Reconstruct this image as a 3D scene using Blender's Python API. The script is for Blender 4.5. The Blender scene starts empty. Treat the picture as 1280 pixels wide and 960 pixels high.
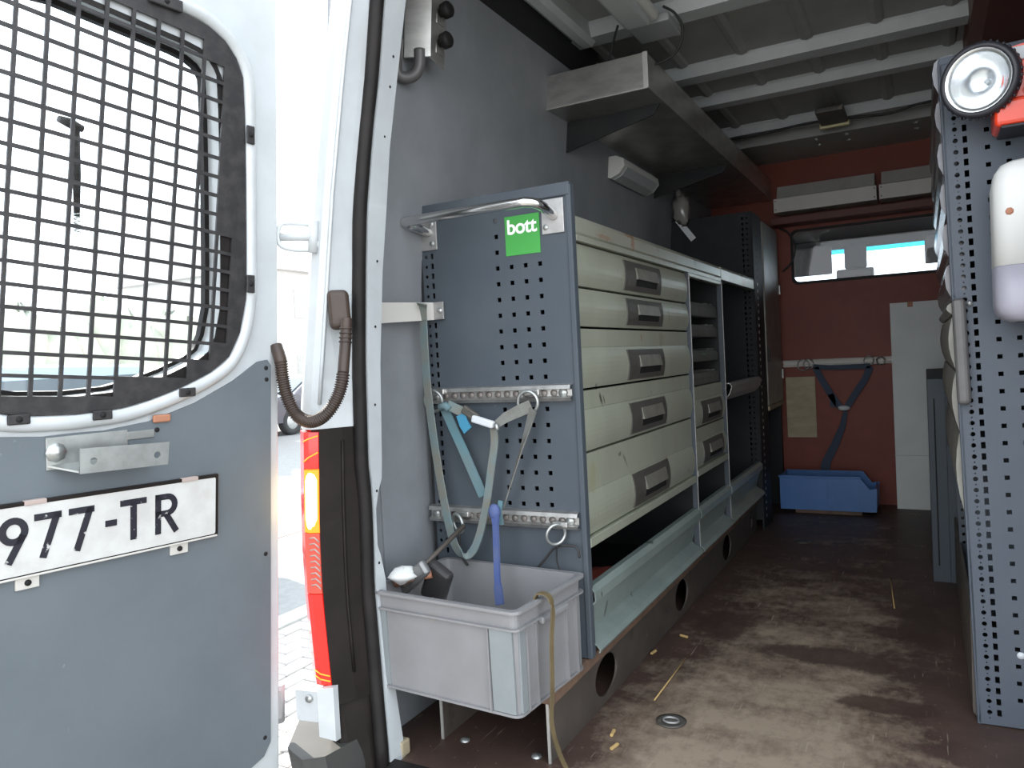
import bpy, bmesh, math, random
import numpy as np
from mathutils import Vector, Matrix
random.seed(7)
SC = bpy.context.scene
COL = SC.collection
PI = math.pi

# ------------------------------------------------------------------ camera
Y_ = np.array([515., 55., -950.]); Y_ /= np.linalg.norm(Y_)
X_ = -np.array([-1750., -61., -950.]); X_ /= np.linalg.norm(X_)
Z_ = np.cross(X_, Y_); Z_ /= np.linalg.norm(Z_)
X_ = np.cross(Y_, Z_)
R = np.array([X_, Y_, Z_])                 # camera axes -> world axes (x across the van, y into it, z up)
EYE = np.array([0., 0., .87])              # van floor is z = 0
cam = bpy.data.cameras.new('camera'); cam.sensor_width = 36; cam.lens = 950 / 1280 * 36
cam.clip_start = .02; cam.clip_end = 300
co = bpy.data.objects.new('camera', cam); COL.objects.link(co)
co.matrix_world = Matrix([list(R[0]) + [EYE[0]], list(R[1]) + [EYE[1]], list(R[2]) + [EYE[2]], [0, 0, 0, 1]])
SC.camera = co

# ------------------------------------------------------------------ sky, sun, exposure
SKY_STRENGTH, SUN_STRENGTH, EXPOSURE = 3.4, 9.0, 0.2
w = bpy.data.worlds.new('sky'); SC.world = w; w.use_nodes = True
nt = w.node_tree; nt.nodes.clear()
tc = nt.nodes.new('ShaderNodeTexCoord'); sx = nt.nodes.new('ShaderNodeSeparateXYZ')
rp = nt.nodes.new('ShaderNodeValToRGB'); bg = nt.nodes.new('ShaderNodeBackground'); wo = nt.nodes.new('ShaderNodeOutputWorld')
rp.color_ramp.elements[0].position = 0.0; rp.color_ramp.elements[0].color = (.95, .97, 1, 1)
rp.color_ramp.elements[1].position = .7; rp.color_ramp.elements[1].color = (.80, .90, 1, 1)
nt.links.new(tc.outputs['Generated'], sx.inputs[0]); nt.links.new(sx.outputs['Z'], rp.inputs[0])
nt.links.new(rp.outputs[0], bg.inputs[0]); bg.inputs[1].default_value = SKY_STRENGTH
nt.links.new(bg.outputs[0], wo.inputs[0])
sun = bpy.data.lights.new('sun', 'SUN'); sun.energy = SUN_STRENGTH; sun.angle = .02; sun.color = (1, .93, .82)
so = bpy.data.objects.new('sun', sun); COL.objects.link(so)
so.rotation_euler = Vector((.80, -.32, -.55)).to_track_quat('-Z', 'Y').to_euler()
SC.view_settings.view_transform = 'Standard'; SC.view_settings.look = 'None'
SC.view_settings.gamma = 1; SC.view_settings.use_curve_mapping = False
SC.view_settings.exposure = EXPOSURE

# ------------------------------------------------------------------ helpers
def at(u, v, axis, val):
    """the point of the plane axis = val seen at pixel (u, v) of the photograph (used where a flat hanging thing was measured)"""
    d = R @ np.array([u - 640., 480. - v, -950.])
    i = 'xyz'.index(axis); t = (val - EYE[i]) / d[i]
    return Vector(EYE + t * d)

def node(nt, t, **kw):
    n = nt.nodes.new(t)
    for k, v in kw.items(): setattr(n, k, v)
    return n

def mat(name, col, rough=.5, metal=0., var=None, vscale=6., vlo=.4, vhi=.65, stains=(), bump=0., bscale=120., emit=None, estr=0., alpha=1., trans=0., stretch=(1, 1, 1), coat=0.):
    m = bpy.data.materials.new(name); m.use_nodes = True
    nt = m.node_tree; b = nt.nodes['Principled BSDF']; L = nt.links.new
    b.inputs['Roughness'].default_value = rough; b.inputs['Metallic'].default_value = metal
    b.inputs['Base Color'].default_value = (*col, 1)
    if coat: b.inputs['Coat Weight'].default_value = coat
    if trans: b.inputs['Transmission Weight'].default_value = trans
    if emit: b.inputs['Emission Color'].default_value = (*emit, 1); b.inputs['Emission Strength'].default_value = estr
    tcn = node(nt, 'ShaderNodeTexCoord'); mp = node(nt, 'ShaderNodeMapping'); mp.inputs['Scale'].default_value = stretch
    L(tcn.outputs['Object'], mp.inputs['Vector'])
    layers = []
    if var: layers.append((var, vscale, vlo, vhi, 1., 0.))
    for k, s in enumerate(stains): layers.append((*s, 1., 3.7 * (k + 1)) if len(s) == 4 else (*s[:4], s[4], 3.7 * (k + 1)))
    src = None
    for c, sc, lo, hi, amt, off in layers:
        mo = node(nt, 'ShaderNodeMapping'); mo.inputs['Location'].default_value = (off, off * .7, -off)
        L(mp.outputs[0], mo.inputs['Vector'])
        no = node(nt, 'ShaderNodeTexNoise'); no.inputs['Scale'].default_value = sc; no.inputs['Detail'].default_value = 5
        no.inputs['Roughness'].default_value = .6
        L(mo.outputs[0], no.inputs['Vector'])
        mr = node(nt, 'ShaderNodeMapRange'); mr.inputs[1].default_value = lo; mr.inputs[2].default_value = hi; mr.inputs[4].default_value = amt
        L(no.outputs['Fac'], mr.inputs[0])
        mx = node(nt, 'ShaderNodeMix', data_type='RGBA'); L(mr.outputs[0], mx.inputs[0])
        if src is None: mx.inputs[6].default_value = (*col, 1)
        else: L(src, mx.inputs[6])
        mx.inputs[7].default_value = (*c, 1); src = mx.outputs[2]
    if src is not None: L(src, b.inputs['Base Color'])
    if bump:
        nb = node(nt, 'ShaderNodeTexNoise'); nb.inputs['Scale'].default_value = bscale; nb.inputs['Detail'].default_value = 3
        L(mp.outputs[0], nb.inputs['Vector'])
        bn = node(nt, 'ShaderNodeBump'); bn.inputs['Strength'].default_value = bump; bn.inputs['Distance'].default_value = .004
        L(nb.outputs['Fac'], bn.inputs['Height']); L(bn.outputs[0], b.inputs['Normal'])
    return m

def glass_mat(name, tint=(.95, .98, 1), gloss=.08):
    m = bpy.data.materials.new(name); m.use_nodes = True; nt = m.node_tree; nt.nodes.clear(); L = nt.links.new
    o = node(nt, 'ShaderNodeOutputMaterial'); mx = node(nt, 'ShaderNodeMixShader'); t = node(nt, 'ShaderNodeBsdfTransparent'); g = node(nt, 'ShaderNodeBsdfGlossy')
    f = node(nt, 'ShaderNodeFresnel'); f.inputs[0].default_value = 1.35
    t.inputs[0].default_value = (*tint, 1); g.inputs['Roughness'].default_value = .02
    L(f.outputs[0], mx.inputs[0]); L(t.outputs[0], mx.inputs[1]); L(g.outputs[0], mx.inputs[2]); L(mx.outputs[0], o.inputs[0])
    return m

class B:
    """collects shapes, then links them as ONE mesh object"""
    def __init__(s): s.v = []; s.f = []; s.sm = []
    def add(s, vs, fs, smooth=False):
        o = len(s.v); s.v += [tuple(v) for v in vs]
        for f in fs: s.f.append([i + o for i in f]); s.sm.append(smooth)
        return s
    def box(s, x0, x1, y0, y1, z0, z1, bev=0, seg=2, M=None):
        bm = bmesh.new(); bmesh.ops.create_cube(bm, size=1)
        for v in bm.verts: v.co = Vector(((x0 + x1) / 2 + v.co.x * (x1 - x0), (y0 + y1) / 2 + v.co.y * (y1 - y0), (z0 + z1) / 2 + v.co.z * (z1 - z0)))
        if bev: bmesh.ops.bevel(bm, geom=bm.edges[:], offset=bev, segments=seg, affect='EDGES', profile=.5)
        bm.verts.index_update()
        s.add([(M @ v.co if M else v.co) for v in bm.verts], [[v.index for v in f.verts] for f in bm.faces]); bm.free(); return s
    def hexa(s, p):
        return s.add(p, [(0, 3, 2, 1), (4, 5, 6, 7), (0, 1, 5, 4), (1, 2, 6, 5), (2, 3, 7, 6), (3, 0, 4, 7)])
    def prism(s, prof, axis, c0, c1, smooth=False):
        m = {'x': lambda a, b, c: (c, a, b), 'y': lambda a, b, c: (a, c, b), 'z': lambda a, b, c: (a, b, c)}[axis]
        n = len(prof)
        v = [m(a, b, c0) for a, b in prof] + [m(a, b, c1) for a, b in prof]
        s.add(v, [(i, (i + 1) % n, n + (i + 1) % n, n + i) for i in range(n)], smooth)
        return s.add(v, [tuple(range(n - 1, -1, -1)), tuple(range(n, 2 * n))])
    def sheet(s, prof, axis, c0, c1, t=.002):
        """an open profile given thickness t and extruded"""
        pts = [Vector(p) for p in prof]; up = []
        for i, p in enumerate(pts):
            d = (pts[min(i + 1, len(pts) - 1)] - pts[max(i - 1, 0)]).normalized(); up.append(p + Vector((-d.y, d.x)) * t)
        m = {'x': lambda a, b, c: (c, a, b), 'y': lambda a, b, c: (a, c, b), 'z': lambda a, b, c: (a, b, c)}[axis]
        n = len(pts); v = []
        for c in (c0, c1): v += [m(*p, c) for p in pts] + [m(*p, c) for p in up]
        f = []
        for i in range(n - 1):
            f += [(i, i + 1, 2 * n + i + 1, 2 * n + i), (n + i, 3 * n + i, 3 * n + i + 1, n + i + 1), (i, n + i, n + i + 1, i + 1), (2 * n + i, 2 * n + i + 1, 3 * n + i + 1, 3 * n + i)]
        f += [(0, 2 * n, 3 * n, n), (n - 1, 2 * n - 1, 4 * n - 1, 3 * n - 1)]
        return s.add(v, f)
    def tube(s, path, r, seg=10, closed=False, sx=1., caps=True):
        P = [Vector(p) for p in path]; n = len(P); rs = r if hasattr(r, '__len__') else [r] * n
        T = []
        for i in range(n):
            a = P[(i - 1) % n] if closed or i > 0 else P[i]; b = P[(i + 1) % n] if closed or i < n - 1 else P[i]
            T.append((b - a).normalized())
        nrm = T[0].orthogonal().normalized(); v = []
        for i in range(n):
            nrm = (nrm - T[i] * nrm.dot(T[i])).normalized(); bn = T[i].cross(nrm)
            v += [P[i] + (nrm * math.cos(2 * PI * k / seg) * sx + bn * math.sin(2 * PI * k / seg)) * rs[i] for k in range(seg)]
        f = []
        for i in range(n if closed else n - 1):
            j = (i + 1) % n
            f += [(i * seg + k, i * seg + (k + 1) % seg, j * seg + (k + 1) % seg, j * seg + k) for k in range(seg)]
        s.add(v, f, True)
        if caps and not closed:
            s.add(v[:seg], [tuple(range(seg - 1, -1, -1))]); s.add(v[-seg:], [tuple(range(seg))])
        return s
    def lathe(s, prof, c, d=(0, 0, 1), seg=24, smooth=True):
        d = Vector(d).normalized(); a = d.orthogonal().normalized(); b = d.cross(a); c = Vector(c); v = []
        for r, h in prof: v += [c + d * h + (a * math.cos(2 * PI * k / seg) + b * math.sin(2 * PI * k / seg)) * max(r, 1e-5) for k in range(seg)]
        f = []
        for i in range(len(prof) - 1):
            f += [(i * seg + k, i * seg + (k + 1) % seg, (i + 1) * seg + (k + 1) % seg, (i + 1) * seg + k) for k in range(seg)]
        return s.add(v, f, smooth)
    def ribbon(s, path, wdir, wid, t=.0015):
        P = [Vector(p) for p in path]; n = len(P); v = []
        wd = wdir if isinstance(wdir, list) else [wdir] * n
        for i in range(n):
            T = (P[min(i + 1, n - 1)] - P[max(i - 1, 0)]).normalized(); W = Vector(wd[i]); W = (W - T * W.dot(T)).normalized(); N = T.cross(W)
            ww = wid[i] if hasattr(wid, '__len__') else wid
            v += [P[i] + W * ww / 2 + N * t, P[i] - W * ww / 2 + N * t, P[i] - W * ww / 2 - N * t, P[i] + W * ww / 2 - N * t]
        f = [(4 * i + k, 4 * i + (k + 1) % 4, 4 * i + 4 + (k + 1) % 4, 4 * i + 4 + k) for i in range(n - 1) for k in range(4)]
        f += [(3, 2, 1, 0), (4 * n - 4, 4 * n - 3, 4 * n - 2, 4 * n - 1)]
        return s.add(v, f)
    def loft(s, rings, closed=False, smooth=False):
        n = len(rings[0]); v = [p for r in rings for p in r]; f = []
        for i in range(len(rings) - 1):
            for k in range(n if closed else n - 1):
                f.append((i * n + k, i * n + (k + 1) % n, (i + 1) * n + (k + 1) % n, (i + 1) * n + k))
        return s.add(v, f, smooth)
    def ball(s, c, rx, ry, rz, seg=16, rings=10, jit=0, rnd=None):
        v = []
        for i in range(rings + 1):
            th = PI * i / rings
            for k in range(seg):
                q = 1 + (rnd.uniform(-jit, jit) if rnd else 0)
                v.append((c[0] + rx * q * math.sin(th) * math.cos(2 * PI * k / seg), c[1] + ry * q * math.sin(th) * math.sin(2 * PI * k / seg), c[2] + rz * q * math.cos(th)))
        return s.add(v, [(i * seg + k, i * seg + (k + 1) % seg, (i + 1) * seg + (k + 1) % seg, (i + 1) * seg + k) for i in range(rings) for k in range(seg)], True)
    def move(s, M):
        s.v = [tuple(M @ Vector(p)) for p in s.v]; return s
    def build(s, name, m, parent=None, label=None, local=False, base=None, solid=0.):
        me = bpy.data.meshes.new(name)
        off = Vector((0, 0, 0))
        if parent is not None and not local: off = org(parent)
        elif base is not None: off = Vector(base)
        me.from_pydata([tuple(Vector(p) - off) for p in s.v], [], s.f)
        me.polygons.foreach_set('use_smooth', s.sm); me.materials.append(m)
        bm = bmesh.new(); bm.from_mesh(me); bmesh.ops.remove_doubles(bm, verts=bm.verts, dist=1e-5); bmesh.ops.recalc_face_normals(bm, faces=bm.faces)
        bm.to_mesh(me); bm.free(); me.update()
        o = bpy.data.objects.new(name, me); COL.objects.link(o)
        if parent is not None: o.parent = parent
        else: o.location = off
        if label: o['label'] = label
        return o

def org(o):
    v = Vector((0, 0, 0))
    while o is not None: v += o.location; o = o.parent
    return v

def tag(o, label, cat=None, group=None, kind=None):
    o['label'] = label
    if cat: o['category'] = cat
    if group: o['group'] = group
    if kind: o['kind'] = kind
    return o

def thing(name, label, cat, loc, group=None, rot=(0, 0, 0), kind=None):
    o = bpy.data.objects.new(name, None); o.empty_display_size = .05; COL.objects.link(o); o.location = loc; o.rotation_euler = rot
    return tag(o, label, cat, group, kind)

def struct(name, b, m, label, base=None, kind='structure'):
    o = b.build(name, m, base=base); o['kind'] = kind; o['label'] = label; return o

def copy_tree(o, parent=None):
    c = o.copy(); COL.objects.link(c); c.parent = parent
    for ch in list(o.children): copy_tree(ch, c)
    return c

def plate(name, outline, holes, th, M, m, parent=None, label=None, local=False, bev=0.):
    """a sheet with real holes: 2D outline and holes, thickness th, placed by the matrix M (local x, y, normal)"""
    cu = bpy.data.curves.new('c', 'CURVE'); cu.dimensions = '2D'; cu.fill_mode = 'BOTH'; cu.extrude = th / 2; cu.bevel_depth = bev
    for poly in [outline] + list(holes):
        sp = cu.splines.new('POLY'); sp.points.add(len(poly) - 1); sp.use_cyclic_u = True
        for p, q in zip(sp.points, poly): p.co = (q[0], q[1], 0, 1)
    return from_curve(name, cu, M, m, parent, label, local)

def from_curve(name, cu, M, m, parent, label=None, local=False):
    t = bpy.data.objects.new('t', cu); COL.objects.link(t)
    me = bpy.data.meshes.new_from_object(t.evaluated_get(bpy.context.evaluated_depsgraph_get()))
    bpy.data.objects.remove(t); bpy.data.curves.remove(cu)
    me.name = name; off = org(parent) if parent is not None and not local else Vector((0, 0, 0))
    me.transform(Matrix.Translation(-off) @ M); me.materials.clear(); me.materials.append(m); me.update()
    o = bpy.data.objects.new(name, me); COL.objects.link(o)
    if parent is not None: o.parent = parent
    if label: o['label'] = label
    return o

def axes(o, x, y):
    x = Vector(x).normalized(); y = Vector(y).normalized(); z = x.cross(y)
    return Matrix(((x.x, y.x, z.x, o[0]), (x.y, y.y, z.y, o[1]), (x.z, y.z, z.z, o[2]), (0, 0, 0, 1)))

def rrect(x0, x1, y0, y1, r, n=5):
    p = []
    for cx, cy, a in ((x1 - r, y1 - r, 0), (x0 + r, y1 - r, 90), (x0 + r, y0 + r, 180), (x1 - r, y0 + r, 270)):
        p += [(cx + r * math.cos(math.radians(a + 90 * k / n)), cy + r * math.sin(math.radians(a + 90 * k / n))) for k in range(n + 1)]
    return p
def sq(cx, cy, w, h=None):
    h = h or w; return [(cx - w / 2, cy - h / 2), (cx + w / 2, cy - h / 2), (cx + w / 2, cy + h / 2), (cx - w / 2, cy + h / 2)]
def circ(cx, cy, r, n=12): return [(cx + r * math.cos(2 * PI * k / n), cy + r * math.sin(2 * PI * k / n)) for k in range(n)]
def interp(tab, z): return float(np.interp(z, [t[0] for t in tab], [t[1] for t in tab]))
def smooth_path(pts, n=6):
    P = [Vector(p) for p in pts]; out = []
    for i in range(len(P) - 1):
        a, b, c, d = P[max(i - 1, 0)], P[i], P[i + 1], P[min(i + 2, len(P) - 1)]
        for k in range(n):
            t = k / n; out.append(.5 * ((2 * b) + (c - a) * t + (2 * a - 5 * b + 4 * c - d) * t * t + (3 * b - a - 3 * c + d) * t ** 3))
    out.append(P[-1]); return out

# ------------------------------------------------------------------ materials
M = {}
M['wall'] = mat('grey_wall_board', (0.225, 0.236, 0.25), .55, var=(0.19, 0.2, 0.212), vscale=5, stains=[((.12, .12, .12), 9, .68, .8, .6)], bump=.05)
M['doorpanel'] = mat('grey_door_board', (0.128, 0.148, 0.163), .5, var=(0.112, 0.131, 0.145), vscale=4, stains=[((.16, .13, .11), 5.5, .70, .80, .6), ((.45, .48, .5), 14, .70, .76, .5)], bump=.05, bscale=300)
M['white'] = mat('white_paint', (0.5, 0.53, 0.54), .35, var=(0.45, 0.47, 0.48), vscale=7, coat=.3)
M['whitein'] = mat('white_primer', (0.5, 0.52, 0.53), .45, var=(0.42, 0.44, 0.44), vscale=9, stains=[((.25, .2, .16), 18, .72, .78, .6)])
M['rubber'] = mat('black_rubber', (0.01, 0.009, 0.009), .55, var=(0.018, 0.015, 0.014), vscale=12)
M['blackplastic'] = mat('black_plastic', (0.014, 0.011, 0.01), .45, var=(0.02, 0.016, 0.014), vscale=8)
M['guard'] = mat('black_guard_steel', (.028, .027, .028), .42, var=(.045, .042, .042), vscale=40, bump=.15, bscale=500)
M['galv'] = mat('galvanised_steel', (0.45, 0.465, 0.45), .38, .75, var=(0.35, 0.36, 0.35), vscale=25, stains=[((.35, .26, .18), 12, .72, .8, .5)])
M['steel'] = mat('stainless_steel', (.55, .54, .51), .33, .85, var=(.42, .41, .39), vscale=10, stains=[((.25, .2, .17), 20, .68, .78, .5)], stretch=(1, 1, 3))
M['chrome'] = mat('polished_tube', (.78, .77, .75), .18, 1.)
M['zinc'] = mat('zinc_plate', (0.42, 0.41, 0.4), .45, .6, var=(0.34, 0.33, 0.32), vscale=30)
M['rail'] = mat('zinc_rail', (0.52, 0.51, 0.49), .3, .8, var=(0.38, 0.37, 0.35), vscale=40, stains=[((.3, .22, .16), 25, .68, .76, .5)])
M['panel'] = mat('anthracite_panel', (0.062, 0.074, 0.088), .5, 0., var=(0.074, 0.085, 0.097), vscale=4, stains=[((.28, .30, .32), 16, .72, .80, .5), ((.13, .10, .085), 7, .66, .8, .5)])
M['panelR'] = mat('anthracite_panel_right', (0.078, 0.091, 0.112), .5, 0., var=(0.088, 0.1, 0.12), vscale=4, stains=[((.28, .30, .32), 22, .73, .80, .5)])
M['drawer'] = mat('pale_green_grey_paint', (0.41, 0.425, 0.335), .34, .25, var=(0.37, 0.38, 0.3), vscale=5, stains=[((.2, .12, .06), 8, .69, .76, .6), ((.08, .08, .065), 24, .70, .74, .8)], stretch=(1, 1.6, .8))
M['covertop'] = mat('pale_cover_sheet', (0.4, 0.405, 0.33), .33, .3, var=(0.36, 0.36, 0.29), vscale=6, stains=[((.30, .12, .04), 5, .60, .70, .8), ((.1, .1, .09), 30, .70, .76, .5)])
M['lip'] = mat('pale_teal_lip', (0.3, 0.36, 0.335), .32, .3, var=(0.25, 0.3, 0.28), vscale=8, stains=[((.05, .05, .05), 24, .71, .75, .8)])
M['handle'] = mat('grey_handle_plastic', (0.085, 0.08, 0.07), .45, .1, var=(0.065, 0.06, 0.052), vscale=30, stains=[((.26, .19, .13), 22, .62, .74, .6)])
M['dark'] = mat('dark_recess', (.02, .02, .02), .6)
M['carcass'] = mat('dark_cabinet_sheet', (0.022, 0.023, 0.025), .5, var=(0.03, 0.03, 0.03), vscale=6)
M['riser'] = mat('brown_steel_plate', (0.085, 0.072, 0.063), .5, .2, var=(0.11, 0.093, 0.08), vscale=9, stains=[((.05, .04, .035), 12, .6, .7, .7)])
M['edgewood'] = mat('rusty_brown_board', (.17, .105, .07), .7, var=(.11, .07, .05), vscale=22)
M['cut'] = mat('bright_cut_edge', (0.55, 0.54, 0.51), .4, .6)
M['crate'] = mat('grey_crate_plastic', (0.235, 0.23, 0.233), .48, var=(0.205, 0.2, 0.202), vscale=6, stains=[((.30, .24, .19), 9, .64, .76, .6), ((.12, .09, .07), 30, .74, .78, .6)])
M['crateblue'] = mat('pale_blue_crate_rib', (0.225, 0.245, 0.25), .48, var=(0.2, 0.22, 0.225), vscale=9, stains=[((.15, .10, .07), 18, .70, .76, .7)])
M['teal'] = mat('faded_teal_webbing', (0.15, 0.205, 0.21), .8, var=(0.19, 0.18, 0.15), vscale=14, stains=[((.13, .10, .08), 20, .66, .74, .6)], bump=.2, bscale=500)
M['teal2'] = mat('teal_webbing', (0.095, 0.19, 0.22), .8, var=(0.12, 0.17, 0.18), vscale=14, bump=.2, bscale=500)
M['greyweb'] = mat('grey_webbing', (0.17, 0.175, 0.16), .8, var=(0.12, 0.115, 0.1), vscale=16, bump=.2, bscale=500)
M['bluelabel'] = mat('cyan_label', (0.045, 0.21, 0.33), .5)
M['blueweb'] = mat('blue_webbing', (0.06, 0.09, 0.24), .75, var=(0.085, 0.11, 0.22), vscale=20)
M['yellow'] = mat('dull_yellow_strap', (0.13, 0.095, 0.045), .7, var=(0.09, 0.065, 0.03), vscale=14)
M['cloth'] = mat('white_paper', (0.6, 0.6, 0.58), .8)
M['tool'] = mat('dark_tool_plastic', (.035, .033, .033), .4)
M['toolgrey'] = mat('grey_tool_metal', (.22, .22, .22), .4, .6)
M['red'] = mat('red_brown_bulkhead', (0.19, 0.042, 0.026), .5, var=(0.16, 0.036, 0.022), vscale=5, bump=.05)
M['redceil'] = mat('dark_red_brown_liner', (.11, .035, .026), .45)
M['ceil'] = mat('grey_roof_sheet', (0.33, 0.335, 0.32), .5, var=(0.28, 0.285, 0.275), vscale=6)
M['rib'] = mat('pale_roof_rib', (0.5, 0.53, 0.53), .42, var=(0.44, 0.47, 0.47), vscale=8)
M['foam'] = mat('black_foam', (.008, .008, .009), .9)
M['lampw'] = mat('cream_lamp_plastic', (.62, .62, .58), .4)
M['lampg'] = mat('frosted_lamp_cover', (.40, .42, .42), .35)
M['lampyel'] = mat('yellowed_plastic', (.62, .57, .33), .45)
M['cable'] = mat('black_cable', (.012, .012, .012), .5)
M['boxw'] = mat('off_white_board', (0.52, 0.5, 0.465), .5, var=(.55, .53, .49), vscale=8)
M['boxg'] = mat('grey_white_board', (.42, .41, .38), .5, var=(.36, .35, .33), vscale=9)
M['board'] = mat('white_sheet_board', (.58, .60, .58), .5, var=(.54, .56, .54), vscale=6, stains=[((.2, .18, .15), 26, .73, .77, .7)])
M['ply'] = mat('worn_plywood', (.40, .33, .22), .65, var=(.30, .25, .17), vscale=7, stretch=(1, 1, 3), stains=[((.18, .15, .11), 18, .66, .74, .6)])
M['navy'] = mat('navy_webbing', (.045, .062, .095), .8)
M['bluebin'] = mat('blue_bin_plastic', (.055, .16, .40), .4, var=(.05, .14, .35), vscale=8)
M['cream'] = mat('cream_grey_front', (0.25, 0.245, 0.215), .4, .2, var=(0.17, 0.16, 0.145), vscale=5, stains=[((.15, .13, .12), 6, .55, .7, .7)])
M['bumper'] = mat('dark_bumper_plastic', (.05, .05, .046), .5, var=(.04, .04, .038), vscale=8)
M['locker'] = mat('shaded_anthracite_panel', (.022, .024, .027), .55, var=(.03, .032, .035), vscale=6)  # same anthracite paint, darkened to carry the shade at the far end
M['slot'] = mat('dull_zinc_slot', (.20, .18, .165), .5, .4)
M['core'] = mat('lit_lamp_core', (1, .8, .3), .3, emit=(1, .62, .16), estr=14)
M['flap'] = mat('grey_pull_flap', (.21, .20, .17), .4, .1, var=(.15, .14, .12), vscale=30)
M['tray'] = mat('dim_tray_sheet', (.13, .128, .115), .55, var=(.09, .088, .08), vscale=8)
M['silverfront'] = mat('silver_grey_bin_front', (0.11, 0.11, 0.115), .25, .6, var=(0.08, 0.08, 0.085), vscale=8)
M['grip'] = mat('grey_grip_plastic', (0.085, 0.08, 0.08), .42, var=(.10, .095, .095), vscale=20)
M['redtorch'] = mat('orange_red_plastic', (.72, .05, .015), .3, coat=.3)
M['torchrim'] = mat('torch_rubber_rim', (.022, .022, .028), .45)
M['reflector'] = mat('torch_reflector', (.86, .88, .9), .22, 1.)
M['silver'] = mat('silver_ring', (.72, .74, .74), .25, .9)
M['jar'] = mat('white_canister', (0.68, 0.68, 0.66), .4, stains=[((.35, .2, .12), 20, .74, .79, .7)])
M['jar2'] = mat('lavender_canister_base', (.33, .315, .365), .4)
M['green'] = mat('green_sticker', (0.045, 0.3, 0.05), .5)
M['stext'] = mat('sticker_white', (.80, .84, .80), .5)
M['nplate'] = mat('white_number_plate', (0.57, 0.57, 0.55), .4, var=(0.5, 0.49, 0.47), vscale=20, stains=[((.28, .25, .22), 32, .70, .76, .6)])
M['ntext'] = mat('worn_black_paint', (.012, .012, .02), .45, stains=[((.55, .55, .53), 70, .64, .70, .9)])
M['clip'] = mat('beige_plate_clip', (0.4, 0.32, 0.29), .5)
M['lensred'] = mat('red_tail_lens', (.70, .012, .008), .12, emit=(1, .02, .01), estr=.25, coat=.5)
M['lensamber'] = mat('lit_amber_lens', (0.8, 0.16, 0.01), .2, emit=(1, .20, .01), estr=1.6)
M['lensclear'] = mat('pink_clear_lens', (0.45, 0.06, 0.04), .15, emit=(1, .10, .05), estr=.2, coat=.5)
M['hose'] = mat('brown_black_conduit', (0.035, 0.022, 0.017), .5, var=(0.05, 0.03, 0.02), vscale=15)
M['glass'] = glass_mat('clear_glass')
M['tintglass'] = glass_mat('blue_tinted_glass', (.12, .62, .75))
M['carglass'] = mat('dark_car_glass', (.05, .07, .08), .08, coat=.5)
M['carsilver'] = mat('silver_blue_car_paint', (0.3, 0.38, 0.42), .25, .4, coat=.6)
M['cardark'] = mat('dark_grey_car_paint', (.06, .06, .075), .25, .3, coat=.6)
M['tyre'] = mat('tyre_rubber', (.025, .025, .025), .8)
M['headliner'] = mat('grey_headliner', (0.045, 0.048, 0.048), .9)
M['visor'] = mat('grey_visor', (0.07, 0.075, 0.075), .8)
M['mirror'] = mat('mirror_housing', (0.055, 0.058, 0.056), .4)
M['brick'] = mat('paving_brick', (.46, .43, .40), .8, var=(.38, .35, .33), vscale=3, bump=.3, bscale=150)
M['sand'] = mat('joint_sand', (.20, .185, .165), .9)
M['kerb'] = mat('concrete_kerb', (.50, .50, .48), .8, var=(.42, .42, .4), vscale=8)
M['asphalt'] = mat('grey_asphalt', (.26, .26, .255), .85, var=(.22, .22, .215), vscale=20)
M['pink'] = mat('pink_cycle_path', (.40, .24, .21), .85, var=(.36, .21, .19), vscale=15)
M['house'] = mat('pale_house_render', (.74, .73, .70), .8, var=(.68, .66, .62), vscale=1.5)
M['housebrick'] = mat('pale_brick_wall', (.48, .36, .29), .85, var=(.40, .29, .23), vscale=5)
M['rooft'] = mat('red_brown_roof', (0.62, 0.58, 0.55), .8)
M['hedge'] = mat('hedge_leaves', (0.42, 0.43, 0.33), .7, var=(0.55, 0.5, 0.4), vscale=5)
M['bark'] = mat('dark_shavings', (.50, .34, .14), .8)
M['label'] = mat('paper_label', (0.55, 0.57, 0.59), .5)
M['greendot'] = mat('green_dot_label', (.06, .30, .12), .5)
M['redrag'] = mat('red_rag', (.30, .06, .04), .9)
M['greytin'] = mat('pale_grey_canister', (.30, .29, .27), .5)
M['bag'] = mat('clear_plastic_bag', (0.26, 0.25, 0.23), .25, coat=.5)
M['rust'] = mat('rusty_clip', (.38, .17, .10), .7)

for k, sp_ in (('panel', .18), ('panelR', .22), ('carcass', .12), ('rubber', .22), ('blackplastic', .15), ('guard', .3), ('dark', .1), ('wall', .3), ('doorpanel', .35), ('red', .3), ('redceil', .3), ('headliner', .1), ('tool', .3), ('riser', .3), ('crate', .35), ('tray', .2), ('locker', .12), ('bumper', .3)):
    if k in M: M[k].node_tree.nodes['Principled BSDF'].inputs['Specular IOR Level'].default_value = sp_

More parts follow.
